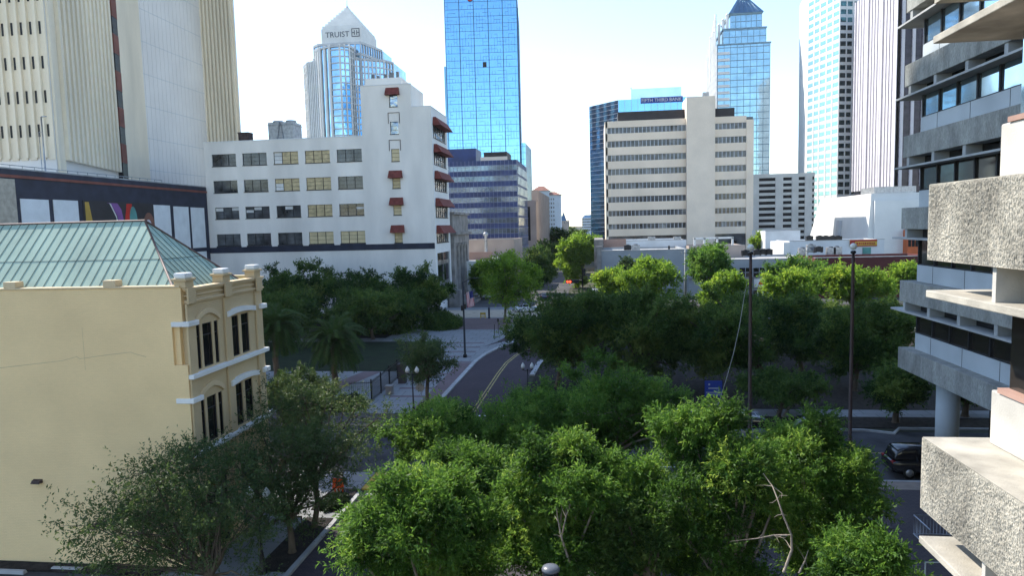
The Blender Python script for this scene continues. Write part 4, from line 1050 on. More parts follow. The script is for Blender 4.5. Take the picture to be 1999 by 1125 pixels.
q = MB(); q.box(cx0 + .6, cx0 + 34, 198.9, 199.6, 0, zt - 2); q.build('grey_end_wall', M['palestone'], t)
b = MB(); b.box(cx0 + 3, cx0 + 14, 206, 216, zt, zt + 2); b.box(cx0 + 22, cx0 + 26, 206, 212, zt, zt + 1.6); parts(b, 'roof_plant', M['steel'], t)

# ------------------------------------------------------------------ low buildings along the far cross street
def low(name, label, cat, m, u0, u1, vt, Y, depth, zt=None, par=True, tops=M['rooftar'], z0=0):
    x0, x1 = PY(u0, 480, Y)[0], PY(u1, 480, Y)[0]; z = PY((u0 + u1) / 2, vt, Y)[2] if zt is None else zt
    t = thing(name, ((x0 + x1) / 2, Y + depth / 2, 0), label, cat)
    b = MB(); b.box(x0, x1, Y, Y + depth, z0, z - .5); b.box(x0, x1, Y, Y + .3, z - .5, z); b.box(x0, x0 + .3, Y + .3, Y + depth, z - .5, z); b.box(x1 - .3, x1, Y + .3, Y + depth, z - .5, z); b.box(x0 + .3, x1 - .3, Y + depth - .3, Y + depth, z - .5, z)
    b.build('wall', m, t); bx('roof', tops, t, (x0 + .3, x1 - .3, Y + .3, Y + depth - .3, z - .5, z - .46))
    q = MB(); q.box(x0 - .05, x1 + .05, Y - .05, Y + .33, z, z + .12); q.build('coping', M['kerb'], t)
    return t, x0, x1, z
def ac(x, y, z, w, d, h, m='steel', label='', k=[0]):
    t = thing('air_conditioner', (x, y, z), label, 'air conditioner', 'air conditioning units on the low roofs')
    bx('casing', M[m], t, (x - w / 2, x + w / 2, y - d / 2, y + d / 2, z + .15, z + h), bevel=.04)
    q = MB(); q.lathe([(min(w, d) * .38, 0), (min(w, d) * .38, .12), (.1, .16)], (x, y, z + h), 12); q.build('fan', M['black'], t)
    q = MB()
    for a in (-1, 1): q.box(x + a * w * .4 - .06, x + a * w * .4 + .06, y - d * .45, y + d * .45, z, z + .15)
    parts(q, 'skid', M['black'], t)
    return t
t, x0, x1, zg = low('grey_shop', 'low grey flat roofed shop with white sign across the far street', 'shop', M['greywall'], 1169, 1345, 489, 142, 22)
gx0 = x0
b = MB(); b.box(x0 - .4, x0 + .5, 141.6, 142.4, 0, zg + .6); b.box(x0 - .6, x0 + .7, 141.4, 142.5, zg + .6, zg + 1.0); b.build('corner_pilaster', M['stone'], t)
t, x0, x1, zg2 = low('grey_store', 'long grey store with dark upper windows behind the yellow green trees', 'store', M['greywall'], 1345, 1592, 507, 142, 20)
A, B = (x0, 142.0), (x1, 142.0)
for u in (1400, 1425, 1455, 1482, 1530, 1560):
    x, _, z = PY(u, 532, 142); q = MB(); q.box(x - 1.1, x + 1.1, 141.9, 141.99, z - .9, z + .9); w = q.build('window', M['winblack'], t); q = MB(); q.box(x - .05, x + .05, 141.85, 141.9, z - .9, z + .9); q.box(x - 1.1, x + 1.1, 141.85, 141.9, z - .05, z + .05); q.box(x - 1.2, x + 1.2, 141.85, 141.95, z - 1.05, z - .9); q.build('window_frame', M['alu'], w)
q = MB(); q.box(x0, x1, 141.7, 142, PY(1450, 544, 142)[2] - .1, PY(1450, 544, 142)[2] + .3); q.build('canopy', M['stone'], t)
xs, _, zs_ = PY(1488, 552, 141); 
sg = bx('shop_sign', M['signwhite'], t, (xs - 1.5, xs + 1.2, 141.2, 141.5, zs_ - .9, zs_ + .7))
q = MB(); q.face([(xs - .75 , 141.18, zs_ - .45), (xs + .45, 141.18, zs_ - .45), (xs + .25, 141.18, zs_ + .1), (xs + .05, 141.18, zs_ + .42), (xs - .35, 141.18, zs_ + .42), (xs - .55, 141.18, zs_ + .1)]); q.build('red_emblem', M['red'], sg)
q = MB(); q.box(xs - 1.5, xs + 2.2, 141.5, 141.8, 0, zs_ - 1.6); q.build('shopfront', M['winblack'], t)
b = MB()
for u in (1480, 1490, 1500): x = PY(u, 580, 141)[0]; b.box(x - .08, x + .08, 141.3, 141.5, 0, zs_ - 1.6)
b.box(xs - 1.5, xs + 2.2, 141.3, 141.5, 2.0, 2.2); b.build('shopfront_frame', M['signwhite'], t)
t, x0, x1, z = low('brick_backed_building', 'low building with a pinkish brick parapet at the street corner', 'building', M['whitewall'], 1180, 1340, 470, 166, 20)
bx('brick_parapet', M['pinkbrick'], t, (x0 - .2, PY(1222, 470, 166)[0], 165.6, 165.98, z - 3.5, z + .5)); bx('side_gable', M['stone'], t, (x0 - 2.4, x0 - .3, 160, 184, 0, z + .6))
t, x0, x1, z = low('vented_building', 'flat roofed block with pale roof frames below the beige office', 'building', M['tan'], 1345, 1455, 480, 160, 14)
b = MB(); 
for u in (1356, 1375, 1400, 1430): x = PY(u, 470, 162)[0]; b.box(x - .2, x + .2, 161.8, 162.2, z - .5, z + 1.8)
b.box(PY(1354, 470, 162)[0], PY(1432, 470, 162)[0], 161.8, 162.2, z + 1.5, z + 1.9); b.build('roof_frame', M['ivory'], t)
t, x0, x1, z = low('pale_blue_block', 'plain pale blue windowless block beside the yellowing tree', 'building', M['whitewall'], 1494, 1562, 450.5, 190, 16)
t, x0, x1, z = low('white_shop', 'white low building carrying a yellow and red banner', 'shop', M['whitewall'], 1541, 1726, 469.5, 168, 12)
wx = z; bx('end_wall', M['ivory'], t, (x0 - 1.4, x0 - .01, 167.5, 180, 0, z - .2))
a = pyb(1659, 481, 1712, 468, 167.8); sg = bx('banner', M['banner'], t, (a[0], a[1], 167.75, 167.9, a[2], a[3])); hz = a[3] - a[2]
q = MB(); q.box(a[0], a[1], 167.72, 167.749, a[3] - hz * .28, a[3]); q.box(a[0], a[1], 167.72, 167.749, a[2], a[2] + hz * .16); q.box(a[0], a[0] + 1.1, 167.72, 167.749, a[2] + hz * .17, a[3] - hz * .29); q.build('banner_bands', M['bannerred'], sg)
q = MB(); rr = random.Random(2); x = a[0] + 1.4
while x < a[1] - .6: w = rr.uniform(.22, .4); q.box(x, x + w, 167.7, 167.74, a[2] + hz * .3, a[2] + hz * .58); x += w + .14
q.build('banner_marks', M['bannerred'], sg)
x, _, zz = PY(1692, 490, 167.9); bx('green_door', M['teal'], t, (x - .9, x + .9, 167.85, 167.99, zz - 1.1, zz + .8))
t, x0, x1, z = low('red_brick_shop', 'long dark red brick shop with white parapet edge', 'shop', M['redbrick'], 1592, 1830, 502, 136, 12)
t, x0, x1, z = low('orange_building', 'orange walled building with narrow openings by the concrete corner', 'building', M['orangewall'], 1772, 1830, 448, 196, 14)
b = MB()
for u in (1776, 1783, 1790): x, _, zz = PY(u, 475, 195.9); b.box(x - .35, x + .35, 195.9, 195.99, zz - .9, zz + .9)
parts(b, 'opening', M['dark'], t)
t, x0, x1, z = low('cream_low_building', 'low cream building with a brick parapet left of the tree lined street', 'building', M['tan'], 905, 1004, 468, 166, 18)
bx('brick_parapet', M['pinkbrick'], t, (x0, x1 - 3, 150, 150.4, 4, PY(945, 492, 150)[2])); bx('front_roof', M['ivory'], t, (x0, x1 - 2, 146, 165.9, 0, PY(945, 497, 150)[2] - 1.2))
q = MB(); x, _, zz = PY(948, 458, 164); q.tube([(x, 164, 6), (x, 164, zz)], .35, 10); q.sphere((x, 164, zz), .6); q.build('flue', M['steel'], t)
t, x0, x1, z = low('tan_slab_block', 'windowless tan slab building along the left of the far street', 'building', M['tan'], 1040, 1052, 372, 250, 60)
t, x0, x1, z = low('tan_low_wing', 'lower tan wing with a dark slot next to the navy office', 'building', M['tan'], 1020, 1048, 392, 236, 12)
x = PY(1031, 420, 235.9)[0]; bx('dark_slot', M['dark'], t, (x - .7, x + .7, 235.9, 235.99, 10, z - 2))
# rooftop units on the low roofs
specs = [(1225, 485, 150, 'black', 'small dark unit left on the grey shop roof'), (1241, 484, 150, 'steel', 'grey unit beside the dark pipe end of the grey shop roof'), (1272, 468, 170, 'steel', 'grey unit on the brick backed building near its left end'), (1322, 468, 170, 'steel', 'grey unit on the brick backed building near its right end'),
         (1455, 495, 146, 'black', 'dark unit just left of the left globe pole'), (1478, 494, 150, 'black', 'dark low unit right of the left globe pole'), (1490, 493, 150, 'black', 'dark unit in the middle of the store roof'), (1500, 493, 150, 'black', 'dark unit nearest the white shop end wall'),
         (1567, 490, 150, 'steel', 'tall pale unit in front of the white shop'), (1583, 484, 152, 'steel', 'stacked pale unit beside the concrete pole'), (1598, 488, 150, 'black', 'black boxy unit in front of the white shop'), (1622, 489, 150, 'steel', 'pale unit near the red brick parapet'), (1634, 488, 150, 'steel', 'wide pale unit right of the black boxy unit'),
         (1580, 467, 172, 'black', 'dark unit first from the left on the white shop roof edge'), (1600, 467, 172, 'black', 'dark unit second from the left on the white shop roof edge'), (1612, 467, 172, 'black', 'dark unit in the middle of the white shop roof edge'), (1625, 467, 172, 'black', 'dark unit second from the banner on the white shop roof edge'), (1636, 467, 172, 'black', 'dark unit nearest the banner on the white shop roof edge')]
for u, v, Y, m, lab in specs:
    x, _, zt_ = PY(u, v - 6, Y); hh = 1.2 if m == 'black' else 1.7
    ac(x, Y, zt_ - hh, 1.5 if m == 'black' else 1.7, 1.2, hh, m, lab)
    if v > 475 or True:
        zr_ = {True: zg2, False: zg}[u > 1345] - .46
b = MB(); x, _, zz = PY(1306, 480, 146); b.tube([(x, 146, 8), (x, 146, zz)], .2, 8); o = b.build('roof_pipe', M['black']); solo(o, 'slim black pipe standing on the grey shop roof', 'roof pipe')

# ------------------------------------------------------------------ far end of the street
t = thing('white_hotel', (-55, 620, 0), 'distant white tower block with red hipped roofs at the street end', 'tower block')
Y = 600
for u0, u1, v0, vr in ((1040, 1072, 372, 364), (1064, 1094, 381, 376)):
    x0, x1 = PY(u0, 400, Y)[0], PY(u1, 400, Y)[0]; z1 = PY(1070, v0, Y)[2]; z2 = PY(1070, vr, Y)[2]
    bx('wall', M['farwhite'], t, (x0, x1, Y, Y + 20, 0, z1))
    b = MB(); b.loft([(x0 - 1, Y - 1), (x1 + 1, Y - 1), (x1 + 1, Y + 21), (x0 - 1, Y + 21)], z1, [(x0 + 5, Y + 8), (x1 - 5, Y + 8), (x1 - 5, Y + 12), (x0 + 5, Y + 12)], z2 + 1); b.build('roof', M['redroof'], t)
    Y += 2
b = MB(); Y = 600
for k in range(9):
    for j in range(4): x = PY(1066 + j * 4.5, 400, Y)[0]; b.box(x, x + 1, Y - .05 + 1.9, Y + 1.99, 8 + k * 3.6, 9.6 + k * 3.6)
parts(b, 'window', M['greywin2'], t)
t = thing('pointed_tower', (-55, 810, 0), 'small distant tower with a steep pointed roof down the street', 'tower')
Y = 800; x0, x1 = PY(1094, 430, Y)[0], PY(1111, 430, Y)[0]; z1 = PY(1100, 431, Y)[2]; bx('wall', M['tan'], t, (x0, x1, Y, Y + 10, 0, z1))
b = MB(); xm = PY(1100, 420, Y)[0]; b.loft([(x0, Y), (x1 - 3, Y), (x1 - 3, Y + 8), (x0, Y + 8)], z1, [(xm - .2, Y + 3), (xm + .2, Y + 3), (xm + .2, Y + 4), (xm - .2, Y + 4)], PY(1100, 414, Y)[2]); b.build('spire', M['bmull'], t)
b = MB()
for k in range(3): b.box(x0 + 1 + k * 3, x0 + 2 + k * 3, Y - .1, Y, z1 - 3, z1 - 1)
parts(b, 'window', M['greywin2'], t)
t = thing('hazy_office', (-20, 915, 0), 'faint pale office block right of the street end', 'office block')
Y = 900; x0, x1 = PY(1136, 430, Y)[0], PY(1158, 430, Y)[0]; z1 = PY(1140, 425, Y)[2]
bx('wall', M['farwhite'], t, (x0, x1, Y, Y + 20, 0, z1)); b = MB()
for k in range(5): b.box(x0, x1, Y - .1, Y, z1 - 3 - 3.4 * k, z1 - 1.4 - 3.4 * k)
parts(b, 'window_band', M['greywin2'], t); b = MB(); b.loft(rect(x0, x1, Y, Y + 20), z1, rect(x0 + 4, x1 - 1, Y + 5, Y + 15), PY(1140, 421, Y)[2] + 1); b.build('roof', M['bmull'], t)
# ------------------------------------------------------------------ brutalist concrete building on the right
t = thing('concrete_building', (20, 25, 0), 'brutalist concrete office building with rough fluted spandrels and thin sun fins', 'office building')
ZB = [5.1, 9.5, 14.2, 18.75, 23.2, 27.8, 32.4]; SH = 1.36
FX, FY, RX, RY = 19.6, 47.8, 20.3, 47.0          # far wing: fascia and recessed wall
b = MB(); b.box(RX + .35, 60, 14, RY - .35, ZB[0] + .3, 37); b.build('far_core', M['dark'], t)
for i, z in enumerate(ZB):
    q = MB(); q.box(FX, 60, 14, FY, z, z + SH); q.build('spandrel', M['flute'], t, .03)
    q = MB(); q.box(RX, 60, 14, RY, z + SH, z + SH + 1.05)
    sl = q.build('sill_wall', M['concsill'], t)
    q = MB()
    for y in (44.9, 41.2, 37.5, 33.8, 30.1, 26.4): q.box(RX - .008, RX - .001, y - .02, y + .02, z + SH, z + SH + 1.05)
    parts(q, 'joint', M['frame'], sl)
    zt = z + 4.55 - .5
    if i < 6:
        nz = ZB[i + 1]
        q = MB(); q.box(FX - .05, RX + .3, 14, FY + 1.2, nz - .66, nz - .54); q.box(RX + .3, 60, RY, FY + 1.2, nz - .66, nz - .54); q.build('sun_fin', M['concfar'], t)
        q = MB()
        for y in (47.2, 43.9, 40.4, 36.8, 33.3, 29.7, 26.2): q.box(FX + .06, RX + .34, y - .16, y + .16, nz - .54, nz)
        for x in (23, 27): q.box(x - .1, x + .1, RY, FY - .1, nz - .54, nz)
        parts(q, 'fin_bracket', M['concfar'], t)
        q = MB(); q.box(RX + .12, RX + .16, 14, RY, z + SH + 1.05, nz - .66); q.box(RX + .16, 40, RY - .16, RY - .12, z + SH + 1.05, nz - .66)
        w = q.build('window_band', M['skyglass'] if i in (3, 4) else M['winbrown'], t); q = MB(); q.box(RX + .2, RX + .24, 14, RY - .2, nz - .54, nz); q.build('clerestory', M['winblack'], t)
        q = MB()
        for k in range(12): y = RY - .06 - k * 2.1; q.box(RX + .02, RX + .13, y - .07, y + .07, z + SH + 1.05, nz - .66)
        q.box(RX + .04, RX + .13, 14, RY - .1, z + SH + 1.051, z + SH + 1.12)
        parts(q, 'mullion', M['frame'], w)
for y in (44.7, 34.5, 24.0):
    q = MB(); q.lathe([(.64, 0), (.64, ZB[0] + .02)], (21.3, y, 0), 28); q.build('column', M['concsill'], t)
q = MB(); q.box(21.2, 60, 10, 40, 0, ZB[0] - .3); q.build('ground_floor_wall', M['winbrown'], t)
# near wing
def fluted(y0, y1, z, name):
    ny, nz_ = int((y1 - y0) / .009), int(SH / .011)
    Yg, Zg = np.meshgrid(np.linspace(y0, y1, ny), np.linspace(z, z + SH, nz_)); r = np.random.default_rng(int(z * 10))
    def noise(sy, sz):
        a = r.random((int(SH / sz) + 3, int((y1 - y0) / sy) + 3)); fy = (Yg - y0) / sy; fz = (Zg - z) / sz
        iy = fy.astype(int); iz = fz.astype(int); ty = fy - iy; tz = fz - iz; ty = ty * ty * (3 - 2 * ty); tz = tz * tz * (3 - 2 * tz)
        return (a[iz, iy] * (1 - ty) + a[iz, iy + 1] * ty) * (1 - tz) + (a[iz + 1, iy] * (1 - ty) + a[iz + 1, iy + 1] * ty) * tz
    ribs = np.clip(np.cos(Yg / .043 * 2 * math.pi) * .9 + .15, -.6, .7)
    chip = noise(.03, .07); chip2 = noise(.055, .035)
    d = (.013 * ribs * (.45 + .8 * chip) + .012 * (chip2 - .5) + .012 * (noise(.012, .014) - .5))
    edge = np.minimum(np.minimum((Zg - z), (z + SH - Zg)) / .035, 1); edge = np.minimum(edge, np.minimum((Yg - y0), (y1 - Yg)) / .05); edge = np.clip(edge, 0, 1)
    X = 6.0 - d * edge - .0
    V = np.stack([X, Yg, Zg], -1).reshape(-1, 3) - np.array([20, 25, 0])
    i = np.arange(ny * nz_).reshape(nz_, ny); Fq = np.stack([i[:-1, :-1], i[1:, :-1], i[1:, 1:], i[:-1, 1:]], -1).reshape(-1, 4)
    me = bpy.data.meshes.new(name); me.vertices.add(len(V)); me.vertices.foreach_set('co', V.ravel()); me.loops.add(Fq.size); me.loops.foreach_set('vertex_index', Fq.ravel())
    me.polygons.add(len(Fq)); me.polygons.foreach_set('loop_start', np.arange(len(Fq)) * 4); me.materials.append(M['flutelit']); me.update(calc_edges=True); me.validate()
    o = bpy.data.objects.new(name, me); COL.objects.link(o); o.parent = t
    return o
NX, NY = 6.0, 13.5; NRX, NRY = 7.0, 13.18
for i, z in enumerate(ZB):
    y0 = 3.5 if i in (1, 2) else NY
    if i in (1, 2): fluted(3.5, NY, z, 'fluted_face')
    q = MB(); q.box(NX + .03, 20, -6, NY - .004, z, z + SH - .004); q.box(NX + .0, NX + .03, -6, y0, z, z + SH - .004); q.box(NX + .012, 20, -6, NY - .002, z + SH - .004, z + SH + .012)
    q.build('near_spandrel', M['ledge'], t)
    if i < 6:
        nz = ZB[i + 1]
        q = MB(); q.box(NRX, 19, -6, NRY, z + SH + .012, z + SH + 1.0); q.build('near_sill_wall', M['sillw'], t, .03)
        q = MB(); q.box(NRX - .03, 19, -6, NRY - .25, z + SH + 1.0, z + SH + 1.09); q.build('near_sill', M['sillbrown'], t)
        q = MB(); q.box(NRX + .14, NRX + .18, -6, NRY - .30, z + SH + 1.09, nz - .68); q.box(NRX + .18, 18, NRY - .34, NRY - .30, z + SH + 1.09, nz - .68); w = q.build('near_window', M['skyglass'] if i >= 2 else M['winbrown'], t)
        q = MB()
        for y in (11.0, 8.8, 6.6): q.box(NRX + .04, NRX + .15, y - .06, y + .06, z + SH + 1.09, nz - .68)
        parts(q, 'near_mullion', M['frame'], w)
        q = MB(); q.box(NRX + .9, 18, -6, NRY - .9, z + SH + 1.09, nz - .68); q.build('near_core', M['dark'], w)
        q = MB(); q.box(NX, 18, -6, NY + .02, nz - .69, nz - .56); q.build('near_sun_fin', M['ledge'], t, .015)
        q = MB()
        for y in (11.42, 7.6, 3.8): q.box(NX + .08, NRX + .25, y, y + .1, nz - .56, nz)
        parts(q, 'near_bracket', M['sillw'], t)
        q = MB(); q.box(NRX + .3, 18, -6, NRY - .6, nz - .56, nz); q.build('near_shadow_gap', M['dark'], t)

# ------------------------------------------------------------------ trees
def quads(name, V, tint, m, parent, loc):
    """V: (n,4,3) leaf quads in world space"""
    n = len(V); V = V - np.array(loc)
    me = bpy.data.meshes.new(name); me.vertices.add(n * 4); me.vertices.foreach_set('co', V.reshape(-1).astype(np.float32))
    me.loops.add(n * 4); me.loops.foreach_set('vertex_index', np.arange(n * 4, dtype=np.int32))
    me.polygons.add(n); me.polygons.foreach_set('loop_start', np.arange(n, dtype=np.int32) * 4)
    at = me.attributes.new('tint', 'FLOAT', 'FACE'); at.data.foreach_set('value', np.clip(tint, 0, 1).astype(np.float32))
    me.materials.append(m); me.update(calc_edges=True)
    o = bpy.data.objects.new(name, me); COL.objects.link(o); o.parent = parent
    return o
def unit(a): return a / np.maximum(np.linalg.norm(a, axis=-1, keepdims=True), 1e-6)
def leaves(r, P, D, size, asp, n):
    L = size * r.uniform(.6, 1.35, (n, 1)); W = np.cross(D, unit(r.normal(size=(n, 3)))); W = unit(W) * L * asp * .5
    nrm = unit(np.cross(D, W)) * L * .12
    return np.stack([P, P + D * L * .45 + W + nrm, P + D * L, P + D * L * .45 - W + nrm], 1)
def crown_points(r, c, rad, nl, ls=(.30, .46)):
    """uneven lobes filling a rough ellipsoid"""
    out = []
    for i in range(nl):
        d = unit(r.normal(size=3)); d[2] = d[2] * .95 + .08
        k = (r.uniform(.40, .92) if ls[0] > .25 else r.uniform(.35, 1.05)) if i else .1; p = c + d * rad * k
        s = rad * r.uniform(*ls) * np.array([1, 1, r.uniform(.65, 1.0)])
        out.append((p, s))
    for i in range(int(nl * .45)):      # ragged outer sprays
        d = unit(r.normal(size=3) + [0, 0, .35]); out.append((c + d * rad * r.uniform(.92, 1.16), rad * r.uniform(.12, .23)))
    return out
def tree(name, label, cx, cy, rx, ry, z0, z1, base, m, nl=11, clumps=16, twigs=9, lv=14, leaf=.12, asp=.36, seed=1, bark='bark', group=None, trunk_r=.16, twiglen=.5, cat='tree', bare=None, inner=.25, fork=.45, show=True, shrink=.86, tv=.12, ls=(.30, .46), flat=1.0):
    r = np.random.default_rng(seed)
    t = thing(name, (base[0], base[1], base[2] if len(base) > 2 else .1), label, cat, group)
    c = np.array([cx, cy, (z0 + z1) / 2 - .04 * (z1 - z0)]); rad = np.array([rx, ry, (z1 - z0) / 2]) * shrink
    lobes = [(p, s * np.array([1, 1, flat])) for p, s in crown_points(r, c, rad, nl, ls)]
    P = []; D = []; T = []; tb = MB()
    bz = t.location.z; ftop = np.array([base[0] + (cx - base[0]) * .35, base[1] + (cy - base[1]) * .35, max(bz + .8, z0 + (z1 - z0) * .12 if z0 > bz + 1 else bz + (z1 - bz) * .25)])
    b0 = np.array([base[0], base[1], bz - .1]); wob = r.normal(0, .06, 3) * (z1 - bz) * .15; wob[2] = 0
    tb.tube([b0, b0 + [0, 0, .25], (b0 + ftop) / 2 + wob, ftop], [trunk_r * 1.6, trunk_r * 1.1, trunk_r * .95, trunk_r * .85], 10)
    for (p, s) in lobes:
        midp = ftop + (p - ftop) * fork + r.normal(0, .10, 3) * rad * .5; midp[2] = max(midp[2], ftop[2] + .1)
        tb.tube([ftop - [0, 0, .15], ftop + (midp - ftop) * .5 + r.normal(0, .04, 3) * rad, midp, p], [trunk_r * .62, trunk_r * .45, trunk_r * .33, trunk_r * .14], 6)
        d = unit(r.normal(size=(clumps, 3)) + [0, 0, .35]); rr_ = r.uniform(.55, 1.05, (clumps, 1)); cc = p + d * s * rr_
        tone = r.normal(0, tv)
        nc = clumps if s[0] > rad[0] * (.27 if ls[0] > .25 else .1) else max(5, clumps // 3)
        for k in range(nc):
            if show and k % 2 == 0: tb.tube([p, (p + cc[k]) / 2 + r.normal(0, .05, 3) * s, cc[k]], [trunk_r * .16, trunk_r * .11, trunk_r * .05], 4)
            td = unit(d[k] * .9 + [0, 0, .45] + r.normal(0, .7, (twigs, 3))); to = cc[k] + r.normal(0, .22, (twigs, 3)) * s * .8
            tl = twiglen * r.uniform(.5, 1.3, (twigs, 1))
            sp = r.uniform(0, 1, (twigs, lv, 1)); pos = to[:, None, :] + td[:, None, :] * tl[:, None, :] * sp + r.normal(0, .04, (twigs, lv, 3)) * twiglen
            ld = unit(td[:, None, :] * .7 + r.normal(0, .6, (twigs, lv, 3)) - np.array([0, 0, .25]))
            P.append(pos.reshape(-1, 3)); D.append(ld.reshape(-1, 3)); T.append(np.full(twigs * lv, .42 + tone + r.normal(0, .10)) + r.normal(0, .14, twigs * lv))
        ni = int(clumps * twigs * lv * inner)
        if ni:
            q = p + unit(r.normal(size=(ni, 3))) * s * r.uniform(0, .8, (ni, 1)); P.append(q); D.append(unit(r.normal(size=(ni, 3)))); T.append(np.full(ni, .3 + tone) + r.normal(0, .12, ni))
    P = np.concatenate(P); D = np.concatenate(D); T = np.concatenate(T)
    keep = P[:, 2] > bz + .05; P, D, T = P[keep], D[keep], T[keep]
    tb.build('trunk', M[bark], t)
    quads('crown', leaves(r, P, D, leaf, asp, len(P)), T, LEAF[m], t, tuple(t.location))
    if bare:
        for pts, rd in bare:
            pass
    for pts, rd in (bare or []):
            q = MB(); q.tube(pts, [rd * (1 - .75 * i / (len(pts) - 1)) for i in range(len(pts))], 6); 
            for i in range(1, len(pts) - 1):
                for k in range(2):
                    e = np.array(pts[i]) + unit(r.normal(size=3) + [0, -.2, .5]) * r.uniform(.25, .6); q.tube([pts[i], (np.array(pts[i]) + e) / 2 + r.normal(0, .04, 3), e], [rd * .35, rd * .22, rd * .06], 4)
            q.build('bare_limb', M['barkpale'], t)
    return t
def tpx(name, label, u0, u1, vt, vb, Y, m, base=None, yr=None, **kw):
    um = (u0 + u1) / 2; a = PY(u0, (vt + vb) / 2, Y); c = PY(u1, (vt + vb) / 2, Y); rx = (c[0] - a[0]) / 2
    z1 = PY(um, vt, Y)[2]; z0 = max(PY(um, vb, Y)[2], 1.0); cx = (a[0] + c[0]) / 2
    if base is None: base = (cx + (-.15 if um > 1000 else .1) * rx, Y, .1)
    return tree(name, label, cx, Y, rx, yr or rx * .95, z0, z1, base, m, **kw)
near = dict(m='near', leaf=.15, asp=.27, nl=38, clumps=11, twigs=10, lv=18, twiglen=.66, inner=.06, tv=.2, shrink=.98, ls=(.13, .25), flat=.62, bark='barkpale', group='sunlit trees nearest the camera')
def bl(*px): return [PY(u, v, y) for u, v, y in px]
tpx('leafy_tree', 'bright sunlit green tree overhanging the dark street at the bottom, left of the dome lamp', 690, 940, 935, 1260, 19.5, seed=11, base=(-5.6, 19.5, .13), **near)
tpx('leafy_tree', 'small sunlit tree with a pointed tuft between the street tree and the dome lamp', 850, 1040, 890, 1120, 24, seed=12, base=(-4.2, 24, .13), **near)
tpx('leafy_tree', 'sunlit tree with a bare forked trunk directly above the grey dome lamp', 985, 1215, 868, 1150, 22, seed=13, base=(-1.2, 21.3, .13), bare=[(bl((1112, 1100, 20), (1096, 1050, 19.8), (1105, 1010, 19.8), (1114, 985, 20)), .04), (bl((1096, 1050, 19.8), (1090, 1020, 19.6), (1085, 990, 19.8)), .03)], **near)
tpx('leafy_tree', 'large sunlit tree with long pale bare limbs left of the taller right globe pole', 1255, 1505, 815, 1180, 22.5, seed=14, base=(4.6, 22.2, .13), bare=[(bl((1530, 1118, 19.5), (1546, 1075, 19.4), (1545, 1045, 19.4), (1528, 1005, 19.4), (1518, 975, 19.6), (1508, 950, 20), (1490, 925, 20.5)), .042), (bl((1536, 1046, 19.3), (1510, 1046, 19.2), (1480, 1052, 19.1), (1425, 1058, 19)), .03), (bl((1560, 1120, 19.4), (1572, 1095, 19.4), (1578, 1075, 19.5)), .035)], **near)
tpx('leafy_tree', 'sunlit tree spreading around the foot of the right globe pole', 1470, 1690, 835, 1130, 24.5, seed=15, base=(7.6, 24.8, .13), **near)
tpx('leafy_tree', 'low sunlit branches at the bottom beside the concrete building', 1610, 1770, 1062, 1200, 18.5, seed=16, base=(7.0, 17.6, .13), **{**near, 'nl': 9})
tpx('leafy_tree', 'half shaded tree with a tall bright clump beyond the sunlit front trees', 1015, 1335, 692, 940, 38.5, 'near', seed=17, base=(.6, 38.0, .13), leaf=.18, asp=.36, nl=26, clumps=17, twigs=10, lv=13, twiglen=.7, bark='barkpale', trunk_r=.2)
tpx('leafy_tree', 'shaded spreading tree hanging over the crossing', 740, 1010, 792, 985, 38, 'near', seed=18, base=(-5.6, 36.8, .13), leaf=.18, asp=.36, nl=20, clumps=16, twigs=9, lv=13, twiglen=.65)
tpx('leafy_tree', 'shaded tree between the crossing and the tree with the bright clump', 905, 1095, 762, 950, 37, 'near', seed=20, base=(-3.0, 36.6, .13), leaf=.17, asp=.34, nl=20, clumps=16, twigs=9, lv=13, twiglen=.65, shrink=.95)
tpx('leafy_tree', 'small sunlit crown filling in between the dome lamp tree and the pale limbed tree', 1150, 1290, 905, 1120, 24.5, seed=26, base=(2.4, 24.6, .13), **near)
tpx('leafy_tree', 'low shaded green tree sprawling over the road between the globe poles', 1440, 1640, 728, 830, 54, 'shade', seed=19, base=(13.5, 53.5, .06), leaf=.22, asp=.4, nl=12, clumps=14, twigs=8, lv=11, twiglen=.7, bare=[(bl((1528, 815, 52.5), (1540, 795, 52.4), (1552, 785, 52.4), (1558, 775, 52.6)), .09)])
dimk = dict(m='dim', shrink=1.0, leaf=.13, asp=.40, nl=17, clumps=14, twigs=7, lv=9, twiglen=.7, inner=.12)
tpx('sparse_tree', 'sparse olive leaved tree in front of the cream wall at bottom left', 150, 550, 880, 1190, 25.0, seed=21, base=(-14.4, 24.2, .13), yr=2.6, trunk_r=.12, **{**dimk, 'nl': 26, 'clumps': 15})
tpx('sparse_tree', 'olive leaved street tree whose trunk stands nearer in the mulch bed', 440, 670, 835, 1050, 29.6, seed=22, base=(-14.25, 29.4, .15), trunk_r=.15, bark='bark', **dimk)
tpx('sparse_tree', 'olive leaved street tree whose trunk stands farther in the mulch bed', 500, 745, 742, 955, 32.6, seed=23, base=(-14.3, 32.1, .15), trunk_r=.14, **{**dimk, 'nl': 18, 'clumps': 14})
tpx('sparse_tree', 'small round headed tree on the pavement behind the octagonal sign', 782, 898, 648, 745, 55.8, seed=24, base=(-14.35, 55.8, .15), trunk_r=.16, **{**dimk, 'leaf': .16, 'nl': 13, 'clumps': 14, 'lv': 11})
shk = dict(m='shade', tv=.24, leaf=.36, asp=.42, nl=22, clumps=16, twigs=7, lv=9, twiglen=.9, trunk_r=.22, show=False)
tpx('dark_tree', 'dark park tree behind the cream building pier, leftmost of the row before the white wall', 480, 612, 522, 715, 100, seed=31, **shk)
tpx('dark_tree', 'tallest dark park tree before the white wall, above the right palm', 535, 690, 512, 715, 106, seed=32, **shk)
tpx('dark_tree', 'dark rounded park tree before the middle of the white wall', 630, 785, 522, 715, 103, seed=33, **shk)
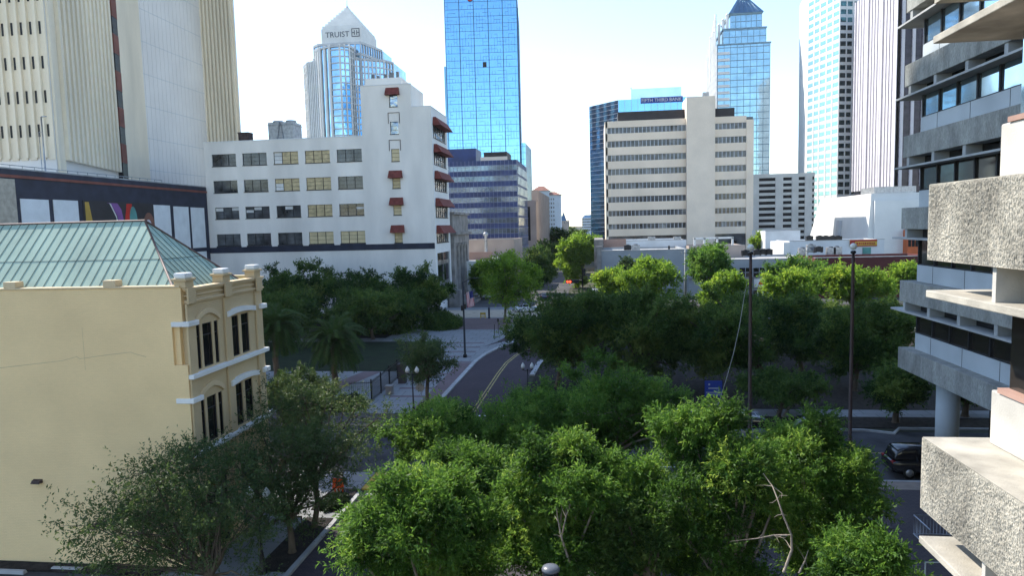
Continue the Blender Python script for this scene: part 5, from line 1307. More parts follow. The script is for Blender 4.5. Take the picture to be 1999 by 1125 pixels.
tpx('dark_tree', 'low dark park tree filling the gap before the white wall', 715, 835, 560, 715, 97, seed=34, **shk)
tpx('dark_tree', 'dark park tree nearest the street corner of the white building', 760, 880, 519, 705, 104, seed=35, **shk)
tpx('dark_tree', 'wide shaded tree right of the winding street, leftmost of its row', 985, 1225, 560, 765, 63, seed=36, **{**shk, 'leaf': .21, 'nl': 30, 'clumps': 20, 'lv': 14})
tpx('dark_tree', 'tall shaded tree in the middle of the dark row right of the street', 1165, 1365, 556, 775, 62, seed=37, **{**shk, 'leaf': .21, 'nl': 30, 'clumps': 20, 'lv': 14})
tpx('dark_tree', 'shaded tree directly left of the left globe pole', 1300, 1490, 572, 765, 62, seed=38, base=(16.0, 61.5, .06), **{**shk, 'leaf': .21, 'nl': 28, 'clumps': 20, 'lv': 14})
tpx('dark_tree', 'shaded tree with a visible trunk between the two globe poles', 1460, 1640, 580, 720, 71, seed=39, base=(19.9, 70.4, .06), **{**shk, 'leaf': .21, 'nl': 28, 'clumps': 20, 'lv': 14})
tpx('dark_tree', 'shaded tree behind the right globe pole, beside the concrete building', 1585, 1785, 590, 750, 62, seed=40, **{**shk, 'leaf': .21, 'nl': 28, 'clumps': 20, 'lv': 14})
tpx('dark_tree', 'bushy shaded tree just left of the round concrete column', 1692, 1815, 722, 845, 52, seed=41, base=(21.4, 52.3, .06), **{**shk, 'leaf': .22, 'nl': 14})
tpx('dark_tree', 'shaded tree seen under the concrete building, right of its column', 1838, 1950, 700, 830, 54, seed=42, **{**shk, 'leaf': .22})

tpx('dark_tree', 'shaded tree second row, behind the leftmost of the dark row', 1090, 1235, 572, 720, 86, seed=43, **{**shk, 'leaf': .3, 'nl': 26})
tpx('dark_tree', 'shaded tree in the second row behind the left globe pole', 1385, 1540, 580, 700, 84, seed=44, **{**shk, 'leaf': .3, 'nl': 26})
tpx('dark_tree', 'shaded tree in the second row midway between the two globe poles', 1530, 1660, 590, 690, 86, seed=45, **{**shk, 'leaf': .3, 'nl': 24})
tpx('dark_tree', 'shaded tree in the second row between the right globe pole and the concrete building', 1670, 1790, 590, 690, 82, seed=46, **{**shk, 'leaf': .3, 'nl': 22})
tpx('leafy_tree', 'dark shaded undergrowth tree at the bottom between the dome lamp and the pale limbs', 1165, 1300, 985, 1150, 21, 'shade', seed=47, base=(1.7, 20.6, .13), leaf=.15, nl=14, clumps=15, twigs=9, lv=12)

tpx('dark_tree', 'dark park tree standing on the lawn behind the left palm', 480, 640, 560, 725, 86, seed=71, **shk)
tpx('dark_tree', 'dark park tree standing on the lawn behind the right palm', 640, 800, 572, 705, 90, seed=72, **shk)
tree('sparse_tree', 'olive tree added to shade the pavement, half hidden behind the cream building', -18.6, 41.2, 2.2, 2.2, 2.6, 6.4, (-19.6, 39.5, .13), 'dim', seed=73, leaf=.16, nl=18, clumps=14, twigs=8, lv=11)  # added tree, set on the sun's path to shade the corner pavement
ltk = dict(m='lit', leaf=.40, asp=.45, nl=20, clumps=14, twigs=7, lv=8, twiglen=1.0, trunk_r=.2, show=False)
tpx('street_tree', 'yellow green tree with two dark trunks at the sunny plaza corner', 926, 1060, 484, 606, 105.4, seed=51, base=(-14.4, 105.4, .13), **{**ltk, 'm': 'lit', 'leaf': .34, 'nl': 17})
tpx('street_tree', 'light green tree by the low cream building, behind the stone columns', 916, 962, 512, 575, 140, seed=52, base=(-24, 140.5, .02), **ltk)
tpx('street_tree', 'dark green tree on the left of the far street, left of its sunlit neighbour', 1015, 1085, 475, 575, 152, seed=53, **{**ltk, 'm': 'shade'})
tpx('street_tree', 'tall sunlit tree lining the right of the far street', 1085, 1163, 453, 560, 165, seed=54, base=(-5.2, 165, .02), **{**ltk, 'leaf': .5})
tpx('street_tree', 'pale green small tree in front of the grey shop corner', 1160, 1232, 524, 580, 119, seed=55, **ltk)
tpx('street_tree', 'bright yellow green tree below the grey shop, above the dark row', 1205, 1335, 500, 600, 113, seed=56, **{**ltk, 'nl': 17})
tpx('street_tree', 'upright light green tree in front of the vented block', 1340, 1432, 468, 570, 122, seed=57, **{**ltk, 'm': 'near'})
tpx('street_tree', 'most yellow tree, just left of the left globe pole', 1372, 1452, 530, 610, 104, seed=58, **ltk)
tpx('street_tree', 'green tree below the pale roof units, behind the concrete pole', 1488, 1622, 507, 565, 122, seed=59, **{**ltk, 'm': 'near'})
tpx('street_tree', 'sunlit tree between the globe poles, above the parking lot', 1487, 1602, 528, 610, 104, seed=60, **ltk)
tpx('street_tree', 'wide sunlit tree behind the right globe pole before the red brick shop', 1600, 1745, 518, 610, 108, seed=61, **{**ltk, 'nl': 17})
tpx('street_tree', 'sunlit tree at the corner of the concrete building', 1735, 1812, 512, 575, 114, seed=62, **ltk)
tpx('street_tree', 'thin yellowing tree beside the beige office', 1466, 1494, 450, 500, 196, seed=63, **{**ltk, 'nl': 8})
fk = dict(m='shade', leaf=.8, asp=.5, nl=10, clumps=10, twigs=5, lv=8, twiglen=1.6, show=False, trunk_r=.25)
tpx('street_tree', 'dark distant tree mass low on the left side of the far street', 1046, 1092, 470, 545, 205, seed=64, **fk)
tpx('street_tree', 'distant dark tree below the pointed tower', 1062, 1122, 446, 492, 310, seed=65, **fk)
tpx('street_tree', 'distant dark tree at the vanishing end of the street', 1098, 1150, 446, 480, 380, seed=66, **fk)
tpx('street_tree', 'distant sunlit tree against the mirror glass office', 1120, 1166, 452, 500, 230, seed=67, **{**fk, 'm': 'near'})
tpx('street_tree', 'brown thinning tree in front of the grey shop wall', 1205, 1240, 505, 545, 128, seed=68, **{**ltk, 'm': 'dim', 'nl': 7, 'clumps': 8})
# shrubs and hedges
def shrub(label, x, y, rx, ry, h, m='hedge', leaf=.1, seed=1, n=9000, z=.15, name='shrub'):
    r = np.random.default_rng(seed); t = thing(name, (x, y, z), label, 'shrub')
    P = unit(r.normal(size=(n, 3))) * r.uniform(.3, 1, (n, 1)) ** .4; P[:, 2] = np.abs(P[:, 2])
    bump = 1 + .18 * np.sin(P[:, 0:1] * 7 + seed) * np.cos(P[:, 1:2] * 6); P = P * bump * [rx, ry, h] + [x, y, z]
    D = unit(r.normal(size=(n, 3)) + [0, 0, .4])
    quads('foliage', leaves(r, P, D, leaf, .5, n), .4 + r.normal(0, .18, n), LEAF[m], t, (x, y, z))
    q = MB()
    for k in range(6): a = k * 1.05; q.tube([(x + .1 * math.cos(a), y + .1 * math.sin(a), z - .05), (x + rx * .5 * math.cos(a), y + ry * .5 * math.sin(a), z + h * .7)], [.03, .01], 4)
    q.build('stems', M['bark'], t)
shrub('dark clipped shrub in the kerbside bed below the orange sign', -14.5, 35.1, .8, 1.15, .34, seed=1, n=12000)
shrub('dark low shrub at the foot of the twin globe lamp by the crossing', -14.35, 54.5, .5, .95, .5, seed=2)
shrub('dark shrub beside the cream building and the left palm', -27.5, 57, 1.6, 2.2, 2.4, 'shade', .2, 3, 12000)
shrub('dark hedge along the foot of the black fence', -20.8, 54.8, 1.5, 1.6, 1.1, 'hedge', .16, 4, 9000)
shrub('leafy shrub in front of the park path', -23.6, 54.6, 1.8, 1.2, 1.5, 'dim', .18, 5, 9000)
shrub('dark low hedge against the white building corner', -23.5, 101, 3.2, 4.0, 2.2, 'shade', .3, 6, 12000)
shrub('dark hedge at the back of the lawn', -33, 96, 7, 3, 3.5, 'shade', .32, 7, 14000)
# palms
def palm(label, x, y, h, R, seed):
    r = np.random.default_rng(seed); t = thing('palm_tree', (x, y, .13), label, 'palm tree', 'date palms in the park')
    q = MB(); pts = []; rd = []
    for k in range(14): z = .1 + (h - .1) * k / 13; pts.append((x + .05 * math.sin(k), y, z)); rd.append(.30 - .06 * k / 13 + (.03 if k % 2 else 0))
    q.tube(pts, rd, 12); q.build('trunk', M['bark'], t)
    V = []; T = []; ribs = MB()
    for i in range(96):
        az = r.uniform(0, 2 * math.pi); el = r.uniform(-.35, 1.35); L = R * r.uniform(.85, 1.1)
        d0 = np.array([math.cos(az) * math.cos(el), math.sin(az) * math.cos(el), math.sin(el)]); p = np.array([x, y, h]); pts = [p.copy()]; dirs = [d0]
        d = d0.copy()
        for s in range(9): d = unit(d + np.array([0, 0, -.13 - .02 * s])); p = p + d * L / 9; pts.append(p.copy()); dirs.append(d.copy())
        ribs.tube(pts, [.035 - .003 * k for k in range(10)], 4)
        for s in range(60):
            f = .08 + .92 * s / 59 * .98; k = min(int(f * 9), 8); a = f * 9 - k; pp = pts[k] * (1 - a) + pts[k + 1] * a; dd = dirs[k]
            side = unit(np.cross(dd, [0, 0, 1]) + 1e-6)
            for sg in (-1, 1):
                ld = unit(side * sg * .8 + dd * .65 + np.array([0, 0, .12 - .25 * r.random()])); ll = R * .27 * (1 - .6 * f) * r.uniform(.8, 1.1); w = unit(np.cross(ld, dd)) * .012 + dd * .028
                V.append([pp, pp + ld * ll * .5 + w, pp + ld * ll, pp + ld * ll * .5 - w]); T.append(.35 + .2 * r.normal() + .15 * (el > .6))
    ribs.build('frond_stems', mat('palm_rib_green', (.07, .09, .03), .7), t)
    quads('fronds', np.array(V), np.array(T), LEAF['palm'], t, tuple(t.location))
c = PZ(655, 760); palm('feathery palm on the lawn edge, the nearer and taller crowned of the two', c[0], c[1], PY(655, 668, c[1])[2], 3.7, 1)
c = PY(535, 640, 66); palm('feathery palm half hidden behind the cream building', c[0], 66, c[2], 3.6, 2)
# ------------------------------------------------------------------ lamps, poles, signs
def twin_lamp(label, x, y, h, z0=.13):
    t = thing('twin_globe_lamp', (x, y, z0), label, 'street lamp', 'black twin globe street lamps')
    q = MB(); q.lathe([(.22, 0), (.22, .15), (.14, .35), (.09, .8), (.06, 1.0), (.05, h - .55)], (x, y, z0), 12); q.sphere((x, y, z0 + h - .5), .09); q.build('post', M['black'], t)
    q = MB(); q.tube([(x - .38, y, z0 + h - .48), (x - .2, y, z0 + h - .58), (x, y, z0 + h - .5), (x + .2, y, z0 + h - .58), (x + .38, y, z0 + h - .48)], .03, 6)
    for s in (-.38, .38): q.lathe([(.04, 0), (.1, .06), (.12, .12)], (x + s, y, z0 + h - .5), 10)
    q.build('arm', M['black'], t)
    for s in (-.38, .38):
        q = MB(); q.lathe([(.09, 0), (.17, .12), (.18, .22), (.12, .36), (.05, .45), (.02, .52)], (x + s, y, z0 + h - .38), 14); q.build('globe', M['globe'], t)
    return t
a = PZ(808, 815, .13); twin_lamp('black twin globe lamp in front of the octagonal sign', a[0], a[1], 3.95)
twin_lamp('black twin globe lamp on the right kerb of the winding street', -5.95, 57.0, 3.3)
a = PY(512, 1100, 27.5); twin_lamp('black twin globe lamp among the olive trees at bottom left', a[0], 27.5, 3.75)
def globe_pole(label, x, y, h):
    t = thing('globe_pole', (x, y, .13), label, 'lamp pole', 'tall brown poles topped by globes')
    q = MB(); q.lathe([(.2, 0), (.2, .05), (.09, .08), (.07, h - 1), (.062, h - .32)], (x, y, .13), 14); q.build('pole', M['pole'], t)
    q = MB(); q.lathe([(.085, 0), (.12, .03), (.12, .1), (.06, .14)], (x, y, .13 + h - .34), 10); q.build('collar', M['black'], t)
    q = MB(); q.sphere((x, y, .13 + h - .02), .15, n=18); q.build('globe', M['globe'], t)
a = PY(1465.5, 486, 32); globe_pole('tall brown globe topped pole on the left, with the slack rope', a[0], 32, a[2] - .05)
a = PY(1661.5, 484, 32.2); globe_pole('tall brown globe topped pole on the right, nearer the concrete building', PZ(1658, 1064, .13)[0], 32.2, a[2] - .05)
q = MB(); p = [PY(u, v, 31.8) for u, v in ((1459, 548), (1452, 585), (1443, 640), (1432, 690), (1418, 740), (1404, 785), (1392, 815), (1385, 845))]; q.tube(p, .012, 5)
o = q.build('rope', M['concfar']); solo(o, 'slack pale rope running from the left globe pole down to the treetop', 'rope')
t = thing('dome_lamp', PZ(1075, 1103, 0)[:2] + (.13,) if False else (PY(1075, 1110, 17)[0], 17, .13), 'grey domed lamp head at the bottom edge between sunlit trees', 'street lamp')
x = t.location.x; zt = PY(1075, 1104, 17)[2]
q = MB(); q.lathe([(.1, 0), (.07, .2), (.06, zt - .5)], (x, 17, .13), 10); q.build('post', M['black'], t)
q = MB(); q.lathe([(.2, 0), (.235, .02), (.235, .06), (.2, .11), (.1, .145), (.01, .155)], (x, 17, zt - .16), 24); q.build('dome', mat('grey_lamp_dome', (.13, .14, .16), .35, .1), t)
q = MB(); q.lathe([(.07, 0), (.2, .1), (.2, .26)], (x, 17, zt - .43), 20); q.build('lamp_body', M['black'], t)
# cobra lamp with flag
a = PZ(908, 698, .13); x, y = a[0], a[1]; zt = PY(907, 552, y)[2]
t = thing('street_lamp', (x, y, .13), 'tall black street lamp with short arm beside the stone columns', 'street lamp')
q = MB(); q.lathe([(.24, 0), (.24, .3), (.13, .4), (.09, zt)], (x, y, .13), 10); q.build('post', M['black'], t)
q = MB(); q.tube([(x, y, zt), (x + .5, y, zt + .25), (x + 1.0, y, zt + .45), (x + 1.5, y, zt + .5)], .04, 6); q.build('arm', M['black'], t)
q = MB(); q.box(x + 1.3, x + 1.75, y - .12, y + .12, zt + .42, zt + .54); q.build('lamp_head', M['black'], t, .03)
q = MB(); z = PY(907, 600, y)[2]; q.box(x - .28, x - .1, y - .12, y + .12, z - .4, z + .2); q.box(x + .1, x + .3, y - .12, y + .12, z - .2, z + .35); parts(q, 'control_box', M['black'], t)
fz = PY(915, 570, y)[2]
t = thing('flag', (x + .6, y, PY(922, 598, y)[2]), 'striped red and white flag with blue corner hanging from the street lamp', 'flag')
q = MB(); q.tube([(x + .1, y, fz - .45), (x + 1.0, y - .05, fz + .25)], .025, 6); q.build('staff', M['alu'], t)
q = MB(); n = 9; H_ = 1.75; fx0, fx1 = x + .32, x + 1.12
def fp(a, s):   # a along hanging length, s across stripes
    return (fx0 + (fx1 - fx0) * s + .16 * a, y + .07 * math.sin(a * 5 + s * 9) - .05 * s, fz - .1 + .25 * s - H_ * a)
for i in range(13):
    for k in range(n):
        s0, s1, a0, a1 = i / 13, (i + 1) / 13, k / n, (k + 1) / n
        q.face([fp(a0, s0), fp(a0, s1), fp(a1, s1), fp(a1, s0)], 2 if (s0 >= 6 / 13 and a0 < .4) else (0 if i % 2 == 0 else 1))
q.build('cloth', [M['flagred'], M['flagwhite'], M['flagblue']], t)
# octagonal sign back
a = PZ(826, 797, .13); b_ = PY(820, 757, a[1] - .1); t = thing('octagonal_sign', a, 'grey back of an octagonal road sign on a leaning post', 'road sign')
q = MB(); q.tube([a, (b_[0], b_[1] + .03, b_[2] + .3)], .03, 6); q.build('post', M['steel'], t)
q = MB(); R8 = .38; P8 = [(b_[0] + R8 * math.cos(math.pi / 8 + k * math.pi / 4), b_[2] + R8 * math.sin(math.pi / 8 + k * math.pi / 4)) for k in range(8)]
q.face([(p[0], b_[1], p[1]) for p in P8]); q.face([(p[0], b_[1] - .012, p[1]) for p in P8][::-1])
for k in range(8): p, r_ = P8[k], P8[(k + 1) % 8]; q.face([(p[0], b_[1], p[1]), (p[0], b_[1] - .012, p[1]), (r_[0], b_[1] - .012, r_[1]), (r_[0], b_[1], r_[1])])
q.build('plate', M['signback'], t)
# road works barricade with orange board, arrow sign behind it
def barricade(label, u, v, Y, w, h, zb):
    x, _, z = PY(u, v, Y); t = thing('road_work_sign', (x, Y, .13), label, 'road sign', 'orange road work boards')
    q = MB(); tl = .05
    P = lambda a, c: (x + a * w / 2 + tl * c * h, Y, z + c * h / 2 - a * .03)
    q.face([P(-1, -1), P(1, -1), P(1, 1), P(-1, 1)]); q.face([(p[0], p[1] + .03, p[2]) for p in (P(-1, -1), P(-1, 1), P(1, 1), P(1, -1))]); q.build('board', M['orange'], t)
    q = MB()
    for c, (a0, a1) in ((.15, (-.55, .5)), (-.28, (-.5, .55))):
        k = a0
        while k < a1 - .1: q.face([(x + k * w / 2, Y - .006, z + c * h / 2 * 1.3), (x + (k + .17) * w / 2, Y - .006, z + c * h / 2 * 1.3), (x + (k + .17) * w / 2, Y - .006, z + c * h / 2 * 1.3 + h * .12), (x + k * w / 2, Y - .006, z + c * h / 2 * 1.3 + h * .12)]); k += .24
    q.build('lettering', M['bronze'], t)
    q = MB()
    for k in range(6):
        xx = x - w * .5 + k * w * .17; q.face([(xx, Y - .03, zb), (xx + w * .17, Y - .03, zb), (xx + w * .1, Y - .03, zb + .26), (xx - w * .07, Y - .03, zb + .26)], k % 2)
    q.build('striped_rail', [M['signwhite'], M['orange']], t)
    q = MB()
    for s in (-.42, .42): q.tube([(x + s * w, Y + .05, .13), (x + s * w * .9, Y + .02, z + h * .4)], .02, 5)
    q.tube([(x - .42 * w, Y + .35, .13), (x - .38 * w, Y + .02, z)], .02, 5); q.tube([(x + .42 * w, Y + .35, .13), (x + .38 * w, Y + .02, z)], .02, 5); q.build('stand', M['steel'], t); return t
barricade('orange road work board on a striped stand above the dark shrub', 660, 946, 36.4, .66, .62, .22)
barricade('orange road work board half hidden by leaves beyond the crossing trees', 981, 928, 39.5, .66, .5, .3)
a = PY(665, 928, 37.6); t = thing('arrow_sign', (a[0] - .1, 37.6, .13), 'black sign with a white arrow just above the orange board', 'road sign')
q = MB(); q.box(a[0] - .42, a[0] + .18, 37.58, 37.6, a[2] - .13, a[2] + .17); q.build('plate', M['black'], t)
q = MB(); q.face([(a[0] - .22, 37.57, a[2]), (a[0] + .1, 37.57, a[2] - .15), (a[0] + .14, 37.57, a[2] - .09), (a[0] - .06, 37.57, a[2]), (a[0] + .14, 37.57, a[2] + .09), (a[0] + .1, 37.57, a[2] + .15)]); q.build('arrow', M['signwhite'], t)
q = MB(); q.tube([(a[0] - .1, 37.63, .13), (a[0] - .1, 37.63, a[2] + .2)], .025, 6); q.build('post', M['steel'], t)
# blue board on two posts
y = 55.0; x0, x1, z0, z1 = pyb(1376, 775, 1410, 744, y); t = thing('blue_notice_board', ((x0 + x1) / 2, y, .06), 'blue notice board on two posts under the dark trees', 'notice board')
bx('board', M['bluesign'], t, (x0, x1, y, y + .06, z0, z1))
q = MB(); hh = z1 - z0
for f0, f1, a0, a1 in ((.72, .82, .2, .3), (.50, .56, .2, .8), (.24, .29, .06, .95), (.12, .16, .3, .95)): q.box(x0 + (x1 - x0) * a0, x0 + (x1 - x0) * a1, y - .012, y, z0 + hh * f0, z0 + hh * f1)
q.build('pale_lines', M['concsill'], t)
q = MB()
for x in (x0 + .02, x1 - .02): q.box(x - .05, x + .05, y + .06, y + .16, .06, z1 + .1)
parts(q, 'post', M['black'], t)
# parking lot lamp, posts, traffic signals, utility poles
a = PY(1504, 700, 72); zt = PY(1504, 624, 72)[2]; t = thing('parking_lamp', (a[0], 72, .02), 'dark square headed parking lot lamp beyond the left globe pole', 'street lamp')
q = MB(); q.tube([(a[0], 72, 0), (a[0], 72, zt)], .09, 8); q.build('post', M['black'], t); bx('lamp_head', M['steel'], t, (a[0] - .2, a[0] + .55, 71.8, 72.2, zt, zt + .16), bevel=.03)
for u, v0, v1, lab in ((968, 634, 655, 'slim black parking meter nearest the two dark trunks'), (966, 642, 664, '')):
    if not lab: continue
    a = PZ(973, 653, .13); z1 = PY(973, 622, a[1])[2]; t = thing('parking_meter', a, lab, 'parking meter')
    q = MB(); q.tube([a, (a[0], a[1], z1 - .5)], .035, 6); q.build('post', M['black'], t); q = MB(); q.box(a[0] - .13, a[0] + .13, a[1] - .08, a[1] + .08, z1 - .5, z1); q.build('head', M['black'], t, .04)
a = PZ(965, 663, .13); q = MB(); q.tube([a, (a[0] + .08, a[1], PY(966, 633, a[1])[2])], .04, 6); o = q.build('sign_post', M['black']); solo(o, 'bare slim black post at the kerb left of the parking bay', 'post')
a = PZ(955, 622, .13); q = MB(); q.lathe([(.22, 0), (.22, .1), (.16, .15), (.16, 1.6), (.19, 1.65), (.1, 1.8)], a, 12); o = q.build('bollard', M['denim']); solo(o, 'dark blue upright post on the sunny plaza pavement', 'bollard')
a = PZ(943, 622, .13); t = thing('folding_barricade', a, 'yellow folding barricade standing on the sunny plaza', 'barricade')
q = MB()
for s in (-.4, .4): q.tube([(a[0] + s, a[1] - .3, .13), (a[0] + s * .8, a[1], 1.1)], .04, 5); q.tube([(a[0] + s, a[1] + .3, .13), (a[0] + s * .8, a[1], 1.1)], .04, 5)
parts(q, 'leg', M['yellow'], t); bx('panel', M['yellow'], t, (a[0] - .45, a[0] + .45, a[1] - .06, a[1] - .02, .75, 1.1), (a[0] - .45, a[0] + .45, a[1] - .16, a[1] - .12, .4, .55))
a = PY(1137, 545, 127); zt = PY(1137, 522, 127)[2]; za = PY(1137, 547, 127)[2]
t = thing('traffic_signal', (a[0], 127, .02), 'black traffic signal mast with red light showing over the far crossing', 'traffic signal')
q = MB(); q.tube([(a[0], 127, 0), (a[0], 127, zt)], .1, 8); q.tube([(a[0], 127, za), (PY(1108, 547, 127)[0], 127, za + .1)], .06, 6); q.build('mast', M['black'], t)
for dx in (.35, .1): 
    q = MB(); q.box(a[0] + dx - .22, a[0] + dx + .22, 126.6, 126.95, zt - 1.6, zt - .2) if dx == .35 else None
    if q.v: q.build('side_signal_head', M['black'], t)
b_ = PY(1113, 550, 126.9); q = MB(); q.box(b_[0] - .75, b_[0] + 1.6, 126.75, 126.95, b_[2] - .3, b_[2] + .32); hd = q.build('signal_head', M['black'], t)
q = MB(); q.tube([(b_[0], 126.7, b_[2]), (b_[0], 126.745, b_[2])], .2, 16); q.tube([(b_[0] - .45, 126.7, b_[2]), (b_[0] - .45, 126.745, b_[2])], .2, 16); parts(q, 'red_light', M['redlamp'], hd)
for u, v0, lab in ((1338, 488, 'grey concrete utility pole left of the light green upright tree'), (1575.5, 484, 'grey concrete utility pole in front of the white shop')):
    x, _, zt = PY(u, v0, 125); t = thing('utility_pole', (x, 125, .02), lab, 'utility pole', 'grey concrete utility poles')
    q = MB(); q.lathe([(.26, 0), (.17, zt)], (x, 125, 0), 10); q.build('pole', M['concfar'], t); q = MB(); q.box(x - .9, x + .9, 124.75, 124.85, zt - .6, zt - .45); q.tube([(x + .45, 124.8, zt - .45), (x + .45, 124.8, zt + .1)], .09, 6); q.tube([(x - .6, 124.8, zt - .45), (x - .6, 124.8, zt - .1)], .07, 6); q.build('crossarm', M['steel'], t)
# park fence
t = thing('park_fence', (-20, 66, .13), 'black metal picket fence between the park and the street pavement', 'fence')
q = MB(); A, B = (-19.6, 57.0), (-20.4, 78.0); L = seg(A, B); n = 110
for k in range(n + 1): s = L * k / n; q.obox(A, B, s - .011, s + .011, .13, 1.95, -.011, .011)
for z in (.28, 1.78): q.obox(A, B, 0, L, z, z + .05, -.02, .02)
q.build('pickets', M['black'], t)
for k in range(8): p = MB(); s = L * k / 7; p.obox(A, B, s - .05, s + .05, .13, 2.1, -.05, .05); p.build('post', M['black'], t)
q = MB(); A, B = (-19.5, 57.0), (-21.4, 56.6)
for k in range(13): s = seg(A, B) * k / 12; q.obox(A, B, s - .011, s + .011, .13, 1.95, -.011, .011)
for z in (.28, 1.78): q.obox(A, B, 0, seg(A, B), z, z + .05, -.02, .02)
q.build('return_panel', M['black'], t)
a = PZ(786, 748, .13); q = MB(); q.box(a[0] - .35, a[0] + .35, a[1] - .35, a[1] + .35, .13, 1.9); q.box(a[0] - .42, a[0] + .42, a[1] - .42, a[1] + .42, 1.9, 2.02); o = q.build('gate_pillar', M['plazabrick']); solo(o, 'square dark brick gate pillar beside the picket fence', 'pillar')
a = PZ(761, 770, .13); q = MB(); q.box(a[0] - .3, a[0] + .3, a[1] - .3, a[1] + .3, .13, .85); q.box(a[0] - .36, a[0] + .36, a[1] - .36, a[1] + .36, .85, .95); o = q.build('stone_plinth', M['stone']); solo(o, 'short grey stone plinth at the near end of the picket fence', 'plinth')
# white railing by the concrete building
t = thing('handrail', (15.5, 33, .13), 'pale metal handrail beside the steps under the concrete building', 'railing')
q = MB(); P = [(14.5, 33.2), (18.2, 33.2)]
for z in (.2, 1.1): q.tube([(14.5, 33.2, z), (18.2, 33.2, z)], .03, 6); q.tube([(14.5, 33.2, z), (14.5, 31.6, z)], .03, 6)
q.build('rails', M['alu'], t); q = MB()
for k in range(26): q.tube([(14.5 + k * .145, 33.2, .2), (14.5 + k * .145, 33.2, 1.1)], .011, 4)
for k in range(11): q.tube([(14.5, 33.2 - k * .145, .2), (14.5, 33.2 - k * .145, 1.1)], .011, 4)
q.build('balusters', M['alu'], t)
a = PZ(1806, 1122, .5); t = thing('stair_rail', (a[0], a[1], .13), 'bluish tubular rail at the bottom edge near the concrete building', 'railing')
q = MB(); q.tube([(a[0], a[1], .13), (a[0], a[1], 1.0), (a[0] + .8, a[1] + .05, 1.0), (a[0] + 1.3, a[1] - .4, .6)], .035, 6); q.build('tube', M['concsill'], t)
bx('foot', M['steel'], t, (a[0] - .08, a[0] + .08, a[1] - .08, a[1] + .08, .13, .15))

# ------------------------------------------------------------------ vehicles
def car(name, label, paint, x, y, heading, kind='suv', rack=False, cat='car', group=None):
    t = thing(name, (0, 0, 0), label, cat, group)
    suv = kind == 'suv'; HR = 1.70 if suv else 1.42
    def ring(X, w, zb, zt, r=.10):
        pts = []; n = 3
        for cy, cz, a0 in ((w - r, zt - r, 0), (-(w - r), zt - r, 90), (-(w - r), zb + r, 180), (w - r, zb + r, 270)):
            for k in range(n): a = math.radians(a0 + 90 * k / (n - 1)); pts.append((X, cy + r * math.cos(a), cz + r * math.sin(a)))
        return pts
    def loft(st, m, nm, mats, par):
        q = MB(); R = [ring(*s) for s in st]; n = len(R[0]); i0 = 0
        for r_ in R: q.v += r_
        for a in range(len(R) - 1):
            for k in range(n): q.f.append((a * n + k, (a + 1) * n + k, (a + 1) * n + (k + 1) % n, a * n + (k + 1) % n)); q.mi.append(0); q.smooth.append(True)
        q.f.append(tuple(range(n))); q.mi.append(0); q.smooth.append(False); e = (len(R) - 1) * n; q.f.append(tuple(e + k for k in reversed(range(n)))); q.mi.append(0); q.smooth.append(False)
        return q.build(nm, mats, par)
    bd = loft([(-2.32, .74, .48, .86), (-2.26, .84, .36, .98 if suv else .94), (-1.9, .91, .28, 1.02), (-.8, .93, .24, 1.0), (.9, .93, .24, .98), (1.5, .91, .28, .95), (2.1, .86, .32, .82), (2.3, .72, .40, .70)], 0, 'body', M[paint], t)
    rear = [(-2.2, .70, .96, 1.02), (-1.98, .72, .94, HR - .18), (-1.7, .70, .92, HR - .02), (-.5, .70, .92, HR), (.15, .69, .92, HR - .05), (.55, .68, .92, HR - .3), (1.05, .70, .90, 1.02)] if suv else [(-1.75, .70, .92, .99), (-1.2, .68, .92, HR - .08), (-.5, .67, .92, HR), (.1, .66, .92, HR - .03), (.5, .66, .9, HR - .25), (1.1, .70, .9, 1.0)]
    loft(rear, 0, 'windows', M['winblack'], t)
    loft([(rear[1][0] + .02, .60, HR - .2, HR - .12), (rear[2][0], .62, HR - .12, HR + .02), (-.4, .62, HR - .1, HR + .03), (.12, .6, HR - .12, HR - .01)], 0, 'roof', M[paint], t)
    q = MB()
    for s in (-1, 1):
        for X0, X1 in ((-.95, -1.02), (.0, -.05)): q.tube([(X0, s * .80, .97), (X1, s * .71, HR - .06)], .035, 4)
    parts(q, 'pillar', M[paint], t)
    for X in (-1.42, 1.38):
        for s in (-1, 1):
            q = MB(); prof = [(.12, -.10), (.33, -.10), (.36, -.05), (.36, .05), (.33, .10), (.12, .10)]
            q.lathe(prof, (0, 0, 0), 18); 
            q.v = [(X + a, s * .86 + c * s, .36 + b_) for a, b_, c in q.v]; w = q.build('wheel', M['tyre'], t)
            q = MB(); q.lathe([(.22, 0), (.22, .02), (.07, .03)], (0, 0, 0), 14); q.v = [(X + a, s * .955 + c * s * .5, .36 + b_) for a, b_, c in q.v]; q.build('rim', M['rim'], w)
    for s in (-1, 1):
        bx('tail_lamp', M['tail'], t, (-2.30, -2.12, s * .66 - .14, s * .66 + .14, .86, 1.0), bevel=.02); bx('headlight', M['chrome'], t, (2.1, 2.27, s * .62 - .16, s * .62 + .16, .62, .74), bevel=.03)
    bx('bumper', M['black'], t, (-2.36, -2.2, -.8, .8, .38, .52), bevel=.03); bx('bumper', M['black'], t, (2.2, 2.34, -.75, .75, .34, .46), bevel=.03)
    if rack:
        q = MB()
        for s in (-.58, .58): q.tube([(-1.7, s, HR + .08), (.2, s, HR + .08)], .025, 5)
        for X in (-1.4, -.6, .1): q.tube([(X, -.6, HR + .1), (X, .6, HR + .1)], .02, 5)
        q.build('roof_rack', M['alu'], t)
    t.rotation_euler = (0, 0, heading); t.location = (x, y, .016); return t
car('parked_suv', 'black sport utility car half hidden behind the concrete spandrel', 'carblack', 18.95, 41.75, 0, 'suv', cat='car')
a = PZ(1428, 812, 1.7); car('grey_car', 'bluish grey car with roof rack glimpsed behind the treetop', 'cargrey', a[0] + .2, a[1], math.pi, 'suv', True)
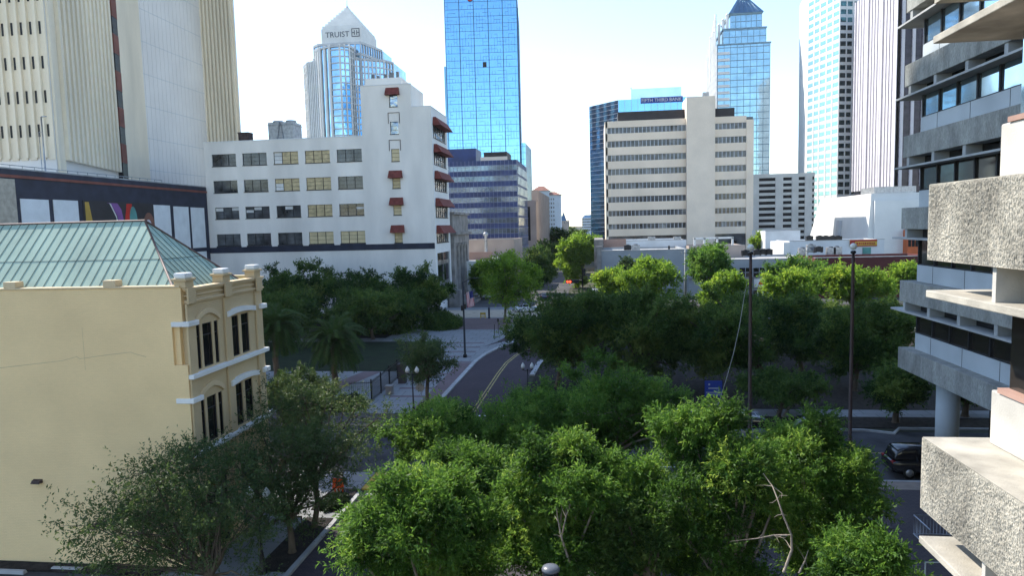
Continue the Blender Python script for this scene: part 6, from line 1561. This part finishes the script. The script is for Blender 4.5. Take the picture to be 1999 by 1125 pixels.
a = PZ(1566, 819, 1.6); car('dark_car', 'dark car in shade below the sprawling green tree between the globe poles', 'carblack', a[0], a[1], math.pi, 'suv')
for u, v, paint, h, lab in ((1172, 567, 'carwhite', 0, 'white car waiting on the far cross road, right of the red signal'), (1800, 622, 'carwhite', 1.2, 'white parked car farther back beside the concrete building'), (1803, 648, 'carwhite', 1.3, 'white parked car nearer beside the concrete building'), (1064, 580, 'carblue', math.pi / 2, 'dark car driving on the far tree lined street'), (1030, 603, 'carwhite', .3, 'white car partly hidden behind the shaded tree at the plaza corner')):
    a = PZ(u, v, .6); car('parked_car', lab, paint, a[0], a[1], h, 'sedan')

m, nt, out = _nt('thin_haze'); pv = nt.nodes.new('ShaderNodeVolumePrincipled'); pv.inputs['Color'].default_value = (.86, .93, 1, 1); pv.inputs['Density'].default_value = .00007; pv.inputs['Anisotropy'].default_value = .2
nt.links.new(pv.outputs[0], out.inputs['Volume'])
q = MB(); q.box(-420, 420, -70, 1000, -1, 154); o = q.build('haze', m); o['kind'] = 'stuff'
# ------------------------------------------------------------------ camera, sun, sky
cam = bpy.data.cameras.new('camera'); cam.sensor_width = 36; cam.lens = F / 1999 * 36; cam.clip_end = 8000; cam.clip_start = .1
co = bpy.data.objects.new('camera', cam); COL.objects.link(co)
co.matrix_world = Matrix(((RGT.x, UPV.x, -FWD.x, 0), (RGT.y, UPV.y, -FWD.y, 0), (RGT.z, UPV.z, -FWD.z, EYE), (0, 0, 0, 1)))
SC.camera = co
AZ, EL = math.radians(-55), math.radians(44)
sd = Vector((math.sin(AZ) * math.cos(EL), math.cos(AZ) * math.cos(EL), math.sin(EL)))
sl = bpy.data.lights.new('sun', 'SUN'); sl.energy = 3.6; sl.angle = math.radians(.5); sl.color = (1, .93, .82)
so = bpy.data.objects.new('sun', sl); COL.objects.link(so); so.rotation_euler = sd.to_track_quat('Z', 'Y').to_euler()
w = bpy.data.worlds.new('World'); SC.world = w; w.use_nodes = True; nt = w.node_tree
bg = nt.nodes['Background']; sky = nt.nodes.new('ShaderNodeTexSky'); sky.sky_type = 'NISHITA'; sky.sun_disc = False
sky.sun_elevation = EL; sky.sun_rotation = AZ; sky.air_density = 1.0; sky.dust_density = .15; sky.ozone_density = 1.1; sky.altitude = 0
nt.links.new(sky.outputs[0], bg.inputs[0]); bg.inputs[1].default_value = .15
SC.view_settings.view_transform = 'Standard'; SC.view_settings.look = 'None'; SC.view_settings.exposure = 1.18; SC.view_settings.gamma = 1
SC.view_settings.use_curve_mapping = False
SC.cycles.max_bounces = 6; SC.cycles.diffuse_bounces = 3; SC.cycles.glossy_bounces = 3; SC.cycles.transmission_bounces = 4; SC.cycles.transparent_max_bounces = 4
SC.cycles.caustics_reflective = False; SC.cycles.caustics_refractive = False
